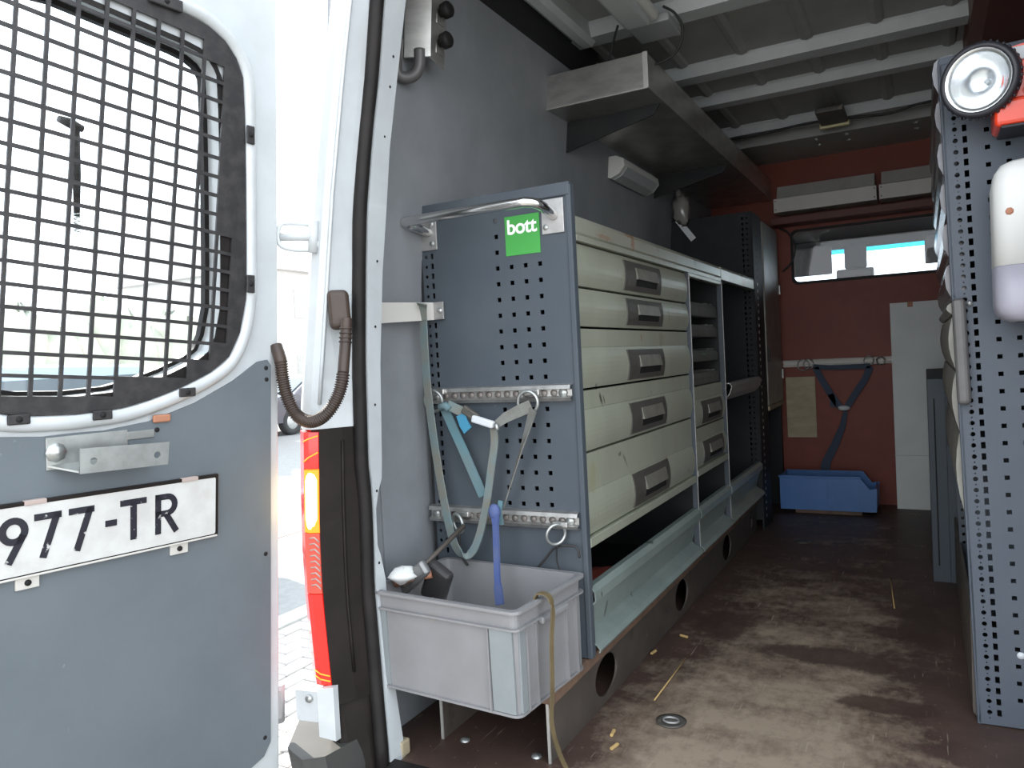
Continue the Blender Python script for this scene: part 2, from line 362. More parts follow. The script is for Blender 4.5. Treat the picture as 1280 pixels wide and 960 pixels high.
# worn phenolic floor: dark brown film, rubbed through to tan in the aisle, scratches and spills
fm = bpy.data.materials.new('worn_brown_floor_board'); fm.use_nodes = True
nt = fm.node_tree; L = nt.links.new; bs = nt.nodes['Principled BSDF']
tcn = node(nt, 'ShaderNodeTexCoord')
def nz(scale, detail, st=(1, 1, 1), off=(0, 0, 0), rough=.6):
    mp = node(nt, 'ShaderNodeMapping'); mp.inputs['Scale'].default_value = st; mp.inputs['Location'].default_value = off
    L(tcn.outputs['Object'], mp.inputs['Vector']); n = node(nt, 'ShaderNodeTexNoise'); n.inputs['Scale'].default_value = scale; n.inputs['Detail'].default_value = detail; n.inputs['Roughness'].default_value = rough
    L(mp.outputs[0], n.inputs['Vector']); return n.outputs['Fac']
def rng(x, a, b, c=0., d=1.):
    m = node(nt, 'ShaderNodeMapRange'); m.inputs[1].default_value = a; m.inputs[2].default_value = b; m.inputs[3].default_value = c; m.inputs[4].default_value = d; L(x, m.inputs[0]); return m.outputs[0]
def mth(op, a, b):
    m = node(nt, 'ShaderNodeMath', operation=op)
    for i, q in enumerate((a, b)):
        if isinstance(q, (int, float)): m.inputs[i].default_value = q
        else: L(q, m.inputs[i])
    return m.outputs[0]
def mixc(f, a, b):
    m = node(nt, 'ShaderNodeMix', data_type='RGBA'); L(f, m.inputs[0])
    for i, q in ((6, a), (7, b)):
        if isinstance(q, tuple): m.inputs[i].default_value = (*q, 1)
        else: L(q, m.inputs[i])
    return m.outputs[2]
sep = node(nt, 'ShaderNodeSeparateXYZ'); L(tcn.outputs['Object'], sep.inputs[0])
aisle = mth('SUBTRACT', 1., rng(mth('ABSOLUTE', mth('ADD', sep.outputs['X'], .36), 0.), .16, .48))
door_end = rng(sep.outputs['Y'], 1.25, 3.4, 1., .30)
worn = mth('MULTIPLY', aisle, door_end)
big = nz(3.0, 7, (1, 1.6, 1), (2.1, .4, 0), .68)
fine = nz(34, 6, (1, .55, 1), (0, 3, 0), .7)
mid = nz(11, 5, (1, 1.2, 1), (5, 1, 0), .65)
mask = rng(mth('ADD', mth('MULTIPLY', worn, .40), mth('ADD', mth('MULTIPLY', big, .55), mth('ADD', mth('MULTIPLY', fine, .36), mth('MULTIPLY', mid, .30)))), .74, .98)
c1 = mixc(rng(nz(9, 4), .35, .65), (.060, .036, .029), (.085, .052, .041))
c2 = mixc(mask, c1, (.30, .232, .170))
scr = rng(nz(14, 2, (9, .45, 1), (1.3, .2, 0)), .68, .72)
c3 = mixc(mth('MULTIPLY', scr, .45), c2, (.42, .35, .27))
spk = rng(nz(75, 3), .66, .72)
c4 = mixc(mth('MULTIPLY', spk, .55), c3, (.36, .29, .22))
# oil stains with a ragged outline
warp = mth('MULTIPLY', mth('SUBTRACT', nz(10, 6, (1, 1, 1), (3, 3, 0), .7), .5), 3.2)
c5 = c4
for (u_, v_, ax_, ay_) in ((1045, 822, .26, .075), (905, 778, .10, .16), (1110, 882, .12, .05), (1120, 792, .10, .05), (1150, 780, .06, .30)):
    p_ = at(u_, v_, 'z', 0)
    dx_ = mth('DIVIDE', mth('SUBTRACT', sep.outputs['X'], p_.x), ax_); dy_ = mth('DIVIDE', mth('SUBTRACT', sep.outputs['Y'], p_.y), ay_)
    dd = mth('ADD', mth('ADD', mth('MULTIPLY', dx_, dx_), mth('MULTIPLY', dy_, dy_)), warp)
    c5 = mixc(rng(dd, .55, 1.15, .82, 0.), c5, (.052, .030, .024))
L(c5, bs.inputs['Base Color']); bs.inputs['Roughness'].default_value = .5
bn = node(nt, 'ShaderNodeBump'); bn.inputs['Strength'].default_value = .15; bn.inputs['Distance'].default_value = .003; L(fine, bn.inputs['Height']); L(bn.outputs[0], bs.inputs['Normal'])
M['floor'] = fm

def spot(m, base, marks):
    """stains with a place and shape of their own: (point, radii in y and z, colour, strength)"""
    nt = m.node_tree; L = nt.links.new; b = nt.nodes['Principled BSDF']
    tcn = node(nt, 'ShaderNodeTexCoord'); sp_ = node(nt, 'ShaderNodeSeparateXYZ'); L(tcn.outputs['Object'], sp_.inputs[0])
    nn = node(nt, 'ShaderNodeTexNoise'); nn.inputs['Scale'].default_value = 45; nn.inputs['Detail'].default_value = 4; L(tcn.outputs['Object'], nn.inputs['Vector'])
    def mt(op, a, c):
        q = node(nt, 'ShaderNodeMath', operation=op)
        for i, v in enumerate((a, c)):
            if isinstance(v, (int, float)): q.inputs[i].default_value = v
            else: L(v, q.inputs[i])
        return q.outputs[0]
    src = b.inputs['Base Color'].links[0].from_socket
    for p, ry, rz, sl, c, amt in marks:
        dy = mt('SUBTRACT', sp_.outputs['Y'], p.y - base[1]); dz = mt('SUBTRACT', sp_.outputs['Z'], p.z - base[2])
        dy = mt('ADD', dy, mt('MULTIPLY', dz, sl))
        dy = mt('DIVIDE', dy, ry); dz = mt('DIVIDE', dz, rz)
        dd = mt('ADD', mt('ADD', mt('MULTIPLY', dy, dy), mt('MULTIPLY', dz, dz)), mt('MULTIPLY', mt('SUBTRACT', nn.outputs['Fac'], .5), 4.))
        mr = node(nt, 'ShaderNodeMapRange'); mr.inputs[1].default_value = .2; mr.inputs[2].default_value = 1.4; mr.inputs[3].default_value = amt; mr.inputs[4].default_value = 0; L(dd, mr.inputs[0])
        mx = node(nt, 'ShaderNodeMix', data_type='RGBA'); L(mr.outputs[0], mx.inputs[0]); L(src, mx.inputs[6]); mx.inputs[7].default_value = (*c, 1); src = mx.outputs[2]
    L(src, b.inputs['Base Color'])
RU, BK = (.32, .12, .035), (.03, .03, .025)
spot(M['covertop'], (-.9, 2.3, 1.142), [(at(786, 291, 'x', -.70), .035, .016, 0, RU, .85), (at(790, 305, 'x', -.70), .016, .022, 0, RU, .7), (at(755, 297, 'x', -.70), .05, .006, 0, RU, .5), (at(868, 327, 'x', -.70), .02, .022, 0, (.2, .18, .14), .6), (at(820, 305, 'x', -.70), .02, .02, .5, (.22, .2, .16), .5)])
spot(M['drawer'], (-.91, 2.10, .165), [(at(755, 499, 'x', -.70), .007, .017, .5, BK, .8), (at(759, 500, 'x', -.70), .004, .014, .5, BK, .8), (at(749, 483, 'x', -.70), .006, .008, 0, BK, .7), (at(778, 568, 'x', -.70), .012, .006, -.6, BK, .7), (at(785, 575, 'x', -.70), .005, .022, .8, BK, .6), (at(836, 574, 'x', -.70), .01, .01, 0, RU, .5), (at(805, 421, 'x', -.70), .006, .012, 0, RU, .6), (at(830, 425, 'x', -.70), .03, .02, 0, (.25, .2, .13), .5), (at(837, 395, 'x', -.70), .012, .018, .3, (.12, .11, .09), .5), (at(745, 595, 'x', -.70), .03, .04, 0, (.34, .32, .15), .5)])
spot(M['lip'], (-.91, 2.10, .165), [(at(760, 760, 'x', -.71), .008, .022, .1, BK, .85), (at(750, 742, 'x', -.695), .004, .008, 0, BK, .8), (at(794, 742, 'x', -.71), .004, .008, .3, BK, .8), (at(817, 678, 'x', -.695), .012, .004, 0, BK, .8)])
# ================================================================== THE VAN'S SHELL
# left jamb line: x of the rear opening's edge at height z
JT = [(-.4, -1.06), (0, -1.062), (.17, -1.09), (.40, -1.103), (.55, -1.10), (.80, -1.083), (.975, -1.055), (1.23, -1.015), (1.48, -.966), (1.62, -.935), (1.9, -.87)]
J = lambda z: interp(JT, z)
J2T = [(-.4, -1.04), (.02, -1.047), (.18, -1.067), (.39, -1.074), (.60, -1.068), (.70, -1.064), (.88, -1.0545), (1.08, -1.034), (1.20, -1.016), (1.35, -.995), (1.49, -.965), (1.64, -.933), (1.9, -.875)]
J2 = lambda z: interp(J2T, z)               # the inner flange itself
CX = -.30                                   # centre plane of the van
mir = lambda x: 2 * CX - x

struct('floor', B().box(-1.14, .54, 1.30, 4.52, -.04, 0), M['floor'], 'worn dark brown plywood load floor of the van, rubbed tan along the aisle')
struct('trim_5', B().prism([(1.24, -.06), (1.315, -.06), (1.315, .002), (1.30, .012), (1.262, .010), (1.24, -.012)], 'x', -1.06, .46), M['rubber'], 'black rubber threshold along the rear edge of the van floor')
wl_in = [(-1.14, -.02), (-1.14, .9), (-1.045, 1.93)]; wl_out = [(-1.06, 2.06), (-1.20, 1.95), (-1.29, .9), (-1.30, .3), (-1.27, -.35), (-1.14, -.35)]
wall_left = struct('wall_left', B().prism(wl_in + wl_out, 'y', 1.42, 4.60), M['wall'], 'flat grey board lining the left side of the van')
struct('wall_right', B().prism([(mir(x), z) for x, z in (wl_in + wl_out)][::-1], 'y', 1.42, 4.60), M['wall'], 'grey lining of the right side of the van, behind the right rack')
ceiling = struct('ceiling', B().box(-1.10, .52, 1.27, 4.60, 1.975, 2.07), M['ceil'], 'bare grey sheet metal roof of the van')
for y0, y1 in ((1.78, 1.86), (2.40, 2.475), (2.975, 3.055), (3.36, 3.425), (3.915, 3.975)):
    B().prism([(y0 - .018, 1.976), (y0 - .018, 1.965), (y0, 1.93), (y1, 1.93), (y1 + .018, 1.965), (y1 + .018, 1.976)], 'x', -1.03, .50).build('roof_rib', M['rib'], ceiling)
for x in (-1.0, -.785, -.56, -.335, -.11, .115):
    for y0, y1 in ((1.30, 1.75), (1.89, 2.37), (2.50, 2.945), (3.08, 3.335), (3.45, 3.89), (4.0, 4.25)):
        B().prism([(x - .026, 1.976), (x - .018, 1.966), (x, 1.960), (x + .018, 1.966), (x + .026, 1.976)], 'y', y0, y1).build('roof_swage', M['ceil'], ceiling)
for x in (-.70, -.47, -.24, -.02):
    B().lathe([(0, -.002), (.014, -.002), (.018, 0)], (x, 2.49, 1.962), seg=10).build('rib_hole', M['dark'], ceiling)
B().prism([(-1.0, 1.977), (-1.0, 1.925), (-.985, 1.915), (-.955, 1.915), (-.94, 1.93), (-.94, 1.977)], 'y', 1.30, 2.44).build('roof_rail', M['rib'], ceiling)
B().box(-1.03, .5, 4.06, 4.50, 1.90, 1.974).build('front_bow', M['ceil'], ceiling, 'dark grey roof bow along the bulkhead')
for x in (-.44, -.30, .0):
    for y in (4.12, 4.24): B().ball((x, y, 1.898), .014, .014, .008, 10, 6).build('bolt_head', M['galv'], ceiling)
struct('trim_6', B().prism([(-1.085, 1.89), (-1.035, 1.965), (-.995, 1.972), (-1.005, 1.94), (-1.05, 1.87)], 'y', 1.30, 2.62), M['foam'], 'black foam strip where the left lining meets the roof')
struct('trim_7', B().prism([(.16, 1.972), (.165, 1.90), (.20, 1.86), (.27, 1.845), (.50, 1.80), (.52, 1.972)], 'y', 1.9, 4.5), M['redceil'], 'dark red-brown roof liner along the right side')
struct('trim_8', B().box(-1.02, .42, 1.24, 1.33, 1.84, 1.99), M['white'], 'white header over the rear door opening')

# bulkhead with its window
yb = 4.50
bk = plate('wall_front', [(-1.14, -.02), (.54, -.02), (.46, 1.97), (-1.06, 1.97)], [rrect(-.625, .25, 1.225, 1.505, .03)], .03, axes((0, yb + .015, 0), (1, 0, 0), (0, 0, 1)), M['red'])
bk['kind'] = 'structure'; bk['label'] = 'red-brown painted bulkhead between load space and cab'
wn = thing('window_1', 'wide low bulkhead window looking through the cab to the windscreen', None, (-.30, yb, 1.225), kind='structure')
B().box(-.63, .255, yb + .010, yb + .016, 1.22, 1.51).build('pane', M['glass'], wn)
rim = plate('window_seal', rrect(-.637, .262, 1.213, 1.517, .035), [rrect(-.622, .247, 1.228, 1.502, .03)], .008, axes((0, yb - .004, 0), (1, 0, 0), (0, 0, 1)), M['rubber'], wn)
# cab beyond
cab = thing('cab', 'dim van cab seen through the bulkhead window, with grey headliner and windscreen', 'cab', (-.3, 5.4, .0))
B().hexa([(-1.1, 4.55, 1.80), (.5, 4.55, 1.80), (.5, 5.45, 1.545), (-1.1, 5.45, 1.545), (-1.1, 4.55, 1.86), (.5, 4.55, 1.86), (.5, 5.45, 1.60), (-1.1, 5.45, 1.60)]).build('headliner', M['headliner'], cab)
B().hexa([(-1.05, 5.45, 1.49), (.45, 5.45, 1.49), (.45, 5.46, 1.55), (-1.05, 5.46, 1.55), (-1.05, 5.40, 1.49), (.45, 5.40, 1.49), (.45, 5.40, 1.55), (-1.05, 5.40, 1.55)]).build('windscreen_header', M['headliner'], cab)
B().hexa([(-1.0, 5.45, 1.462), (.45, 5.45, 1.462), (.45, 5.42, 1.51), (-1.0, 5.42, 1.51), (-1.0, 5.454, 1.464), (.45, 5.454, 1.464), (.45, 5.424, 1.512), (-1.0, 5.424, 1.512)]).build('windscreen_tint_band', M['tintglass'], cab)
B().hexa([(-1.05, 6.1, .75), (.45, 6.1, .75), (.45, 5.46, 1.44), (-1.05, 5.46, 1.44), (-1.05, 6.105, .75), (.45, 6.105, .75), (.45, 5.465, 1.44), (-1.05, 5.465, 1.44)]).build('windscreen', M['glass'], cab)
B().box(-.92, -.50, 5.26, 5.28, 1.32, 1.50, .008).move(Matrix.Identity(4)).build('sun_visor', M['visor'], cab)
B().box(.02, .40, 5.26, 5.28, 1.33, 1.50, .008).build('sun_visor', M['visor'], cab)
mr_ = B().box(-.48, -.26, 5.28, 5.31, 1.285, 1.345, .014, 3).build('rear_view_mirror', M['mirror'], cab)
B().box(-.43, -.30, 5.29, 5.32, 1.345, 1.50, .01).build('mirror_stem', M['headliner'], mr_)
B().box(-1.1, .5, 4.56, 6.1, .05, .10).build('cab_floor', M['headliner'], cab)
B().box(-1.05, .45, 5.7, 6.05, .10, .92, .03).build('dashboard', M['headliner'], cab)
for sx0, sx1 in ((-1.13, -1.09), (.49, .53)):
    B().prism([(4.56, .05), (6.1, .05), (6.1, .75), (5.46, .80), (4.56, .85)], 'x', sx0, sx1).build('cab_door', M['white'], cab)
    B().hexa([(sx0, 5.40, 1.55), (sx1, 5.40, 1.55), (sx1, 6.1, .75), (sx0, 6.1, .75), (sx0, 5.48, 1.57), (sx1, 5.48, 1.57), (sx1, 6.18, .77), (sx0, 6.18, .77)]).build('windscreen_pillar', M['headliner'], cab)

# left rear jamb: white flange, seal, body pillar, lamp
zs = [0, .06, .17, .28, .40, .55, .70, .85, 1.0, 1.15, 1.3, 1.48, 1.62, 1.84]
# inner flange; it is notched around z = .55
FY = [(0, 1.285, 1.338), (.19, 1.303, 1.335), (.40, 1.302, 1.336), (.455, 1.303, 1.322), (.48, 1.304, 1.312), (.56, 1.304, 1.311), (.60, 1.302, 1.322), (.625, 1.300, 1.334), (.66, 1.295, 1.336), (.88, 1.291, 1.336), (1.08, 1.284, 1.336), (1.2, 1.276, 1.336), (1.34, 1.281, 1.336), (1.47, 1.281, 1.336), (1.62, 1.272, 1.336), (1.84, 1.27, 1.336)]
rings = [[(J2(z), a, z), (J2(z), b_, z), (J2(z) - .014, b_ + .002, z), (J2(z) - .014, a, z)] for z, a, b_ in FY]
fl_b = B().loft(rings, True)
fl_b.add(rings[0], [(0, 1, 2, 3)])
trim1 = struct('trim_1', fl_b, M['white'], 'white painted door flange down the left edge of the rear opening')
for z in (.30, .44, .60, .79, .96, 1.10, 1.36, 1.46, 1.52):
    B().lathe([(.0001, .002), (.003, .002), (.003, -.001)], (J2(z) - .001, 1.315, z), (1, 0, 0), 8).build('flange_hole', M['dark'], trim1)
SYT = [(a, b_ - .014) for a, b_, c_ in FY]
B().tube([(J2(z) - .012, interp(SYT, z), z) for z in np.linspace(.0, 1.84, 40)], .0150, 10).build('trim_2', M['rubber']).__setitem__('kind', 'structure')
bpy.data.objects['trim_2']['label'] = 'black rubber door seal along the left rear jamb'
# filler behind the flange to the side wall
struct('trim_9', B().loft([[(J2(z) - .014, 1.285, z), (J2(z) - .014, 1.300, z), (J2(z) - .06, 1.345, z), (min(-1.145 + max(z - .9, 0) * .09, J2(z) - .065), 1.425, z), (min(-1.2, J2(z) - .1), 1.425, z), (J2(z) - .10, 1.285, z)] for z in zs], True), M['wall'], 'grey return between the left jamb flange and the side lining')
def pil(z, d=0.): return [(J2(z) - .016, 1.280 + d, z), ((J2(z) + J(z)) / 2 - .022, 1.242 + d, z), (J(z) - .032, 1.200 + d, z), (J(z) - .045, 1.190 + d, z), (J(z) - .070, 1.193 + d, z), (J(z) - .125, 1.245 + d, z), (J(z) - .165, 1.31 + d, z), (J(z) - .19, 1.43 + d, z), (J(z) - .10, 1.43, z), (J(z) - .05, 1.32, z)]
zu = [.748, .80, .85, 1.0, 1.15, 1.3, 1.48, 1.62, 1.75, 1.98]
ru = [pil(z) for z in zu]
b = B().loft(ru, True, False); b.add(ru[0], [tuple(range(10))]); b.add(ru[-1], [tuple(range(10))])
trim3 = struct('trim_3', b, M['white'], 'white body pillar at the left rear corner above the tail lamp')
B().tube([(J(z) - .030, 1.2005, z) for z in np.linspace(.80, 1.9, 14)], .004, 6).build('pillar_crease', M['white'], trim3)
zl = [-.36, -.1, 0, .10, .20]
rl = [pil(z, .02) for z in zl]
b = B().loft(rl, True); b.add(rl[-1], [tuple(range(10))])
struct('trim_4', b, M['blackplastic'], 'black lower corner of the rear body under the tail lamp')
bp = struct('trim_10', B().loft([[(-1.085 + dx, 1.245, z), (-1.10 + dx, 1.155, z), (-1.135 + dx, 1.125, z), (-1.20 + dx, 1.15, z), (-1.31, 1.30, z), (-1.31, 1.46, z), (-1.15, 1.40, z), (-1.09, 1.29, z)] for z, dx in ((-.36, .02), (-.12, .012), (.02, .0), (.075, -.012))], True).add([(-1.097, 1.245, .0745), (-1.112, 1.155, .0745), (-1.147, 1.125, .0745), (-1.212, 1.15, .0745), (-1.31, 1.30, .0745), (-1.31, 1.46, .0745), (-1.15, 1.40, .0745), (-1.09, 1.29, .0745)], [tuple(range(8))]), M['bumper'], 'dark grey plastic bumper corner below the tail lamp')
struct('trim_11', B().prism([(1.10, -.30), (1.25, -.30), (1.25, -.03), (1.12, -.045), (1.10, -.07)], 'x', -1.10, .50), M['blackplastic'], 'black rear bumper step under the door opening')
# right rear jamb (outside the frame, closes the opening)
struct('trim_12', B().loft([[(mir(J(z)) , 1.262, z), (mir(J(z)) + .004, 1.33, z), (mir(J(z)) + .1, 1.43, z), (mir(J(z)) + .19, 1.43, z), (mir(J(z)) + .12, 1.22, z)] for z in [-.3] + zs], True), M['white'], 'white body pillar at the right edge of the rear opening')

# tail lamp
tl = thing('tail_lamp', 'tall red tail lamp with lit amber segment at the left rear corner', 'lamp', (-1.15, 1.20, .20))
def pil2(z):   # lamp face: inner edge, middle, outer
    return [(J(z) - .030, 1.196, z), (J(z) - .050, 1.1885, z), (J(z) - .066, 1.191, z), (J(z) - .125, 1.242, z), (J(z) - .165, 1.31, z), (J(z) - .187, 1.42, z)]
def lens(z0, z1, i0, i1, name, m, lab=None, n=5):
    r = []
    for z in np.linspace(z0, z1, n):
        q = pil2(z)[i0:i1 + 1]
        r.append(q + [(x - .004, y + .016, zz) for x, y, zz in q[::-1]])
    bb = B().loft(r, True); k = len(r[0]); bb.add(r[0], [tuple(range(k))]); bb.add(r[-1], [tuple(range(k))])
    return bb.build(name, m, tl, lab)
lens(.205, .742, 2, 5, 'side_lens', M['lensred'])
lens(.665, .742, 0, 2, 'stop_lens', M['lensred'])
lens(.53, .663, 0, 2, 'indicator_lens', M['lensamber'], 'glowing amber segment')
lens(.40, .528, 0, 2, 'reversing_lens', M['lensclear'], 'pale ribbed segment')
r = []
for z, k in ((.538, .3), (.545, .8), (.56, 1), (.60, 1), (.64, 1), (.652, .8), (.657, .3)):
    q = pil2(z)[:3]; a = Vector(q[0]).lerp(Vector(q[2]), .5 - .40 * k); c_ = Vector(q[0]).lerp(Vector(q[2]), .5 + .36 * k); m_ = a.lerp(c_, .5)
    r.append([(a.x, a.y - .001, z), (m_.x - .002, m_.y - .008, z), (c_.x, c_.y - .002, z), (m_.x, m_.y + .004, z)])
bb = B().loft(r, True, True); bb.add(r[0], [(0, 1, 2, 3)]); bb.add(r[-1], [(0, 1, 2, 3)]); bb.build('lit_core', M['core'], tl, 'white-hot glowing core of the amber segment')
for k in range(9):
    z0 = .520 - k * .0125; q = pil2(z0)
    B().tube([(q[0][0] - .001, q[0][1] - .001, z0 - .010), (q[0][0] * .5 + q[1][0] * .5, q[0][1] * .5 + q[1][1] * .5 - .0012, z0), (q[1][0], q[1][1] - .001, z0 - .002)], .0017, 5).build('lens_rib', M['clip'], tl)
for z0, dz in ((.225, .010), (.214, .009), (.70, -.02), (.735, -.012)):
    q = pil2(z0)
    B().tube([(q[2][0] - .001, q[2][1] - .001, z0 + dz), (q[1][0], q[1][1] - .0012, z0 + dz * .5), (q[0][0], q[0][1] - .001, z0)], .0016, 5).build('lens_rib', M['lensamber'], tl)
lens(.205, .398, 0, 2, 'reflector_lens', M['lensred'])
B().loft([[(J2(z) - .018, 1.281, z), ((J2(z) + J(z)) / 2 - .020, 1.243, z), (J(z) - .0300, 1.198, z), (J(z) - .045, 1.215, z), (J(z) - .12, 1.27, z), (J(z) - .15, 1.40, z), (J(z) - .05, 1.30, z)] for z in np.linspace(.16, .748, 7)], True).build('lamp_housing', M['blackplastic'], tl, 'black inner side of the lamp recess')
for dx, dy in ((.018, 1.243), (.022, 1.228)):
    B().tube([((J2(z) + J(z)) / 2 - dx - (1.243 - dy) * .8, dy, z) for z in np.linspace(.22, .72, 8)], .0035, 6).build('housing_rib', M['blackplastic'], tl)

# wiring conduit between body and door
hp = [at(433, 398, 'y', 1.205), at(432, 425, 'y', 1.200), at(430, 452, 'y', 1.192), at(427, 480, 'y', 1.180), at(419, 502, 'y', 1.168), at(405, 520, 'y', 1.155), at(388, 527, 'y', 1.145), at(371, 519, 'y', 1.137), at(360, 499, 'y', 1.130), at(354, 476, 'y', 1.128), at(351, 452, 'y', 1.128), at(345, 432, 'y', 1.132)]
cd = thing('wiring_conduit', 'brown-black corrugated cable hose looping between body pillar and open door', 'hose', tuple(hp[6]))
sp = smooth_path(hp, 16)
n0, n1 = 16 * 4 - 24, 16 * 10
B().tube(sp[:n0 + 1], .0115, 14).build('sleeve', M['hose'], cd, 'smooth upper sleeve')
for k in range(4): B().tube(sp[8 + 3 * k:10 + 3 * k], .0135, 12).build('sleeve_ring', M['hose'], cd)
fine_p = []
for i in range(n0, n1):
    for k in range(2): fine_p.append(sp[i].lerp(sp[i + 1], k / 2))
B().tube(fine_p, [.0135 if (i // 2) % 2 else .0108 for i in range(len(fine_p))], 14).build('corrugated_hose', M['hose'], cd)
B().tube(sp[n1 - 1:], [.0125] * (len(sp) - n1 + 1), 12).build('door_boot', M['hose'], cd)
bt = B(); c0 = at(424, 388, 'y', 1.212)
Mx = axes(c0, (.75, .66, 0), (-.05, 0, 1))
bt.box(-.022, .022, -.040, .042, -.012, .010, .012, 4, Mx)
bt.build('pillar_boot', M['hose'], cd)

# hanger channel with rubber knobs at the top of the left wall
hz = lambda z: -1.145 + (z - .9) * .09
hr = thing('hanger_channel', 'steel channel with black rubber knobs screwed high on the left wall', 'rack', (hz(1.6) + .05, 1.52, 1.60))
def hq(y, z, dx): return (hz(z) + dx, y, z)
z0, z1 = 1.602, 1.84
B().hexa([hq(1.50, z0, .02), hq(1.53, z0, .075), hq(1.535, z0, .073), hq(1.505, z0, .015), hq(1.50, z1, .02), hq(1.53, z1, .075), hq(1.535, z1, .073), hq(1.505, z1, .015)]).build('side_plate', M['steel'], hr)
B().hexa([hq(1.53, z0, .075), hq(1.60, z0 - .01, .068), hq(1.60, z0 - .01, .063), hq(1.53, z0, .070), hq(1.53, z1, .075), hq(1.60, z1, .068), hq(1.60, z1, .063), hq(1.53, z1, .070)]).build('face_plate', M['steel'], hr)
for z in (1.645, 1.715, 1.785):
    kn = B().lathe([(.0001, 0), (.010, 0), (.010, .016), (.019, .017), (.0195, .032), (.015, .037), (.0001, .037)], hq(1.572, z, .067), (1, -.1, .1), 16).build('knob', M['rubber'], hr)
    B().box(*[c for p in zip(hq(1.556, z - .026, .066), hq(1.588, z + .026, .070)) for c in p], .001).build('knob_flange', M['steel'], kn)
B().tube([hq(1.572, 1.79, .10), hq(1.577, 1.785, .125), hq(1.585, 1.775, .14)], [.010, .011, .014], 10).build('knob_latch', M['rubber'], hr)
B().tube(smooth_path([hq(1.52, 1.62, .05), hq(1.52, 1.585, .05), hq(1.515, 1.562, .04), hq(1.50, 1.555, .02), hq(1.485, 1.57, .01), hq(1.48, 1.64, .015)], 5), .014, 10).build('hose_bend', M['grip'], hr)

# ================================================================== LEFT REAR DOOR
d_ = R @ np.array([1312 - 640., 480 - 417., -950.]); d_[2] = 0; d_ /= np.linalg.norm(d_)
ex = Vector(d_); et = Vector((.09, 0, 1)); et = (et - ex * et.dot(ex)).normalized()
P0 = Vector((-1.237, 1.13, 0))
door = thing('door_1', 'open left rear van door with caged window, grey lining board and white number plate', None, P0, kind='structure')
door.rotation_euler = axes((0, 0, 0), ex, et).to_euler()
DM = -.385
right = [(-.385, .824), (-.31, .828), (-.258, .839), (-.201, .857), (-.141, .882), (-.102, .91), (-.078, .955), (-.064, 1.02), (-.062, 1.10), (-.062, 1.248), (-.063, 1.36), (-.067, 1.437), (-.081, 1.468), (-.104, 1.492), (-.138, 1.508), (-.177, 1.515), (-.385, 1.532)]
guard = right + [(2 * DM - x, t) for x, t in right[-2:0:-1]]
def shrink(poly, k, c=(DM, 1.17)):
    P = [Vector(p) for p in poly]; n = len(P); out = []
    for i in range(n):
        t = (P[(i + 1) % n] - P[i - 1]).normalized(); q = P[i] + Vector((-t.y, t.x)) * (k(P[i].y) if callable(k) else k); out.append(tuple(q))
    return out
I4 = Matrix.Identity(4)
opening = [(x, t - .022 * (t < 1.2)) for x, t in shrink(guard, .045)]
def TZ(z): return Matrix.Translation((0, 0, z))
plate('door_shell', rrect(-.785, .014, -.03, 1.66, .03), [opening], .050, TZ(-.034), M['white'], door, local=True, bev=.004)
plate('lining_board', [(-.012, .901), (-.035, .898), (-.09, .863), (-.171, .826), (-.259, .80), (-.337, .792), (-.385, .793), (-.433, .792), (-.511, .80), (-.599, .826), (-.68, .863), (-.735, .898), (-.758, .901), (-.765, .89), (-.765, .10), (-.745, .075), (-.70, .06), (-.07, .06), (-.025, .075), (-.008, .10), (-.006, .5), (-.004, .89)], [], .004, TZ(-.0015), M['doorpanel'], door, local=True)
# raised white lip around the window recess
lip_o = shrink(guard, -.013)
rr_ = smooth_path([(x, t, -.004) for x, t in lip_o] + [(lip_o[0][0], lip_o[0][1], -.004)], 4)[:-1]
B().tube(rr_, .0135, 10, closed=True).build('window_lip', M['whitein'], door, local=True)
def inside(p, poly):
    c = False; n = len(poly)
    for i in range(n):
        (x1, y1), (x2, y2) = poly[i], poly[i - 1]
        if (y1 > p[1]) != (y2 > p[1]) and p[0] < (x2 - x1) * (p[1] - y1) / (y2 - y1) + x1: c = not c
    return c
CB = lambda c: .0435 * min(c, 8) + (.034 if c >= 9 else 0)     # the last column is narrower
def gn(c, r): return (-.453 + CB(c) - .0024 * r, 1.439 - .0031 * c - .0342 * r)
cells = set()
CLIM = {-2: (-2, 6), 14: (-3, 7), 15: (-2, 6), 16: (0, 3)}
for r in range(-2, 17):
    c0, c1 = CLIM.get(r, (-4, 8 if r >= 8 else 7))
    for c in range(c0, c1 + 1): cells.add((c, r))
edges = {}
for c, r in cells:                                             # outline of the meshed field
    for a, b_, nb_ in (((c, r + 1), (c + 1, r + 1), (c, r + 1)), ((c + 1, r + 1), (c + 1, r), (c + 1, r)), ((c + 1, r), (c, r), (c, r - 1)), ((c, r), (c, r + 1), (c - 1, r))):
        if nb_ not in cells: edges[a] = b_
st_ = next(iter(edges)); loop = [st_]
while edges[loop[-1]] != st_: loop.append(edges[loop[-1]])
gd = plate('window_guard', guard, [[gn(*p) for p in loop]], .004, TZ(.002), M['guard'], door, local=True)
mb = B()
for c, r in cells:
    o_ = [Vector((*gn(*p), 0)) for p in ((c, r + 1), (c + 1, r + 1), (c + 1, r), (c, r))]
    k = .0031
    n_ = [o_[0] + Vector((k, k, 0)), o_[1] + Vector((-k, k, 0)), o_[2] + Vector((-k, -k, 0)), o_[3] + Vector((k, -k, 0))]
    mb.loft([[p + Vector((0, 0, .004)) for p in o_], [p + Vector((0, 0, .004)) for p in n_], [p for p in n_], [p for p in o_]], True)
mb.build('guard_mesh', M['guard'], door, 'rectangular mesh field of the window guard', local=True)
gd['label'] = 'black punched steel window guard with rectangular mesh'
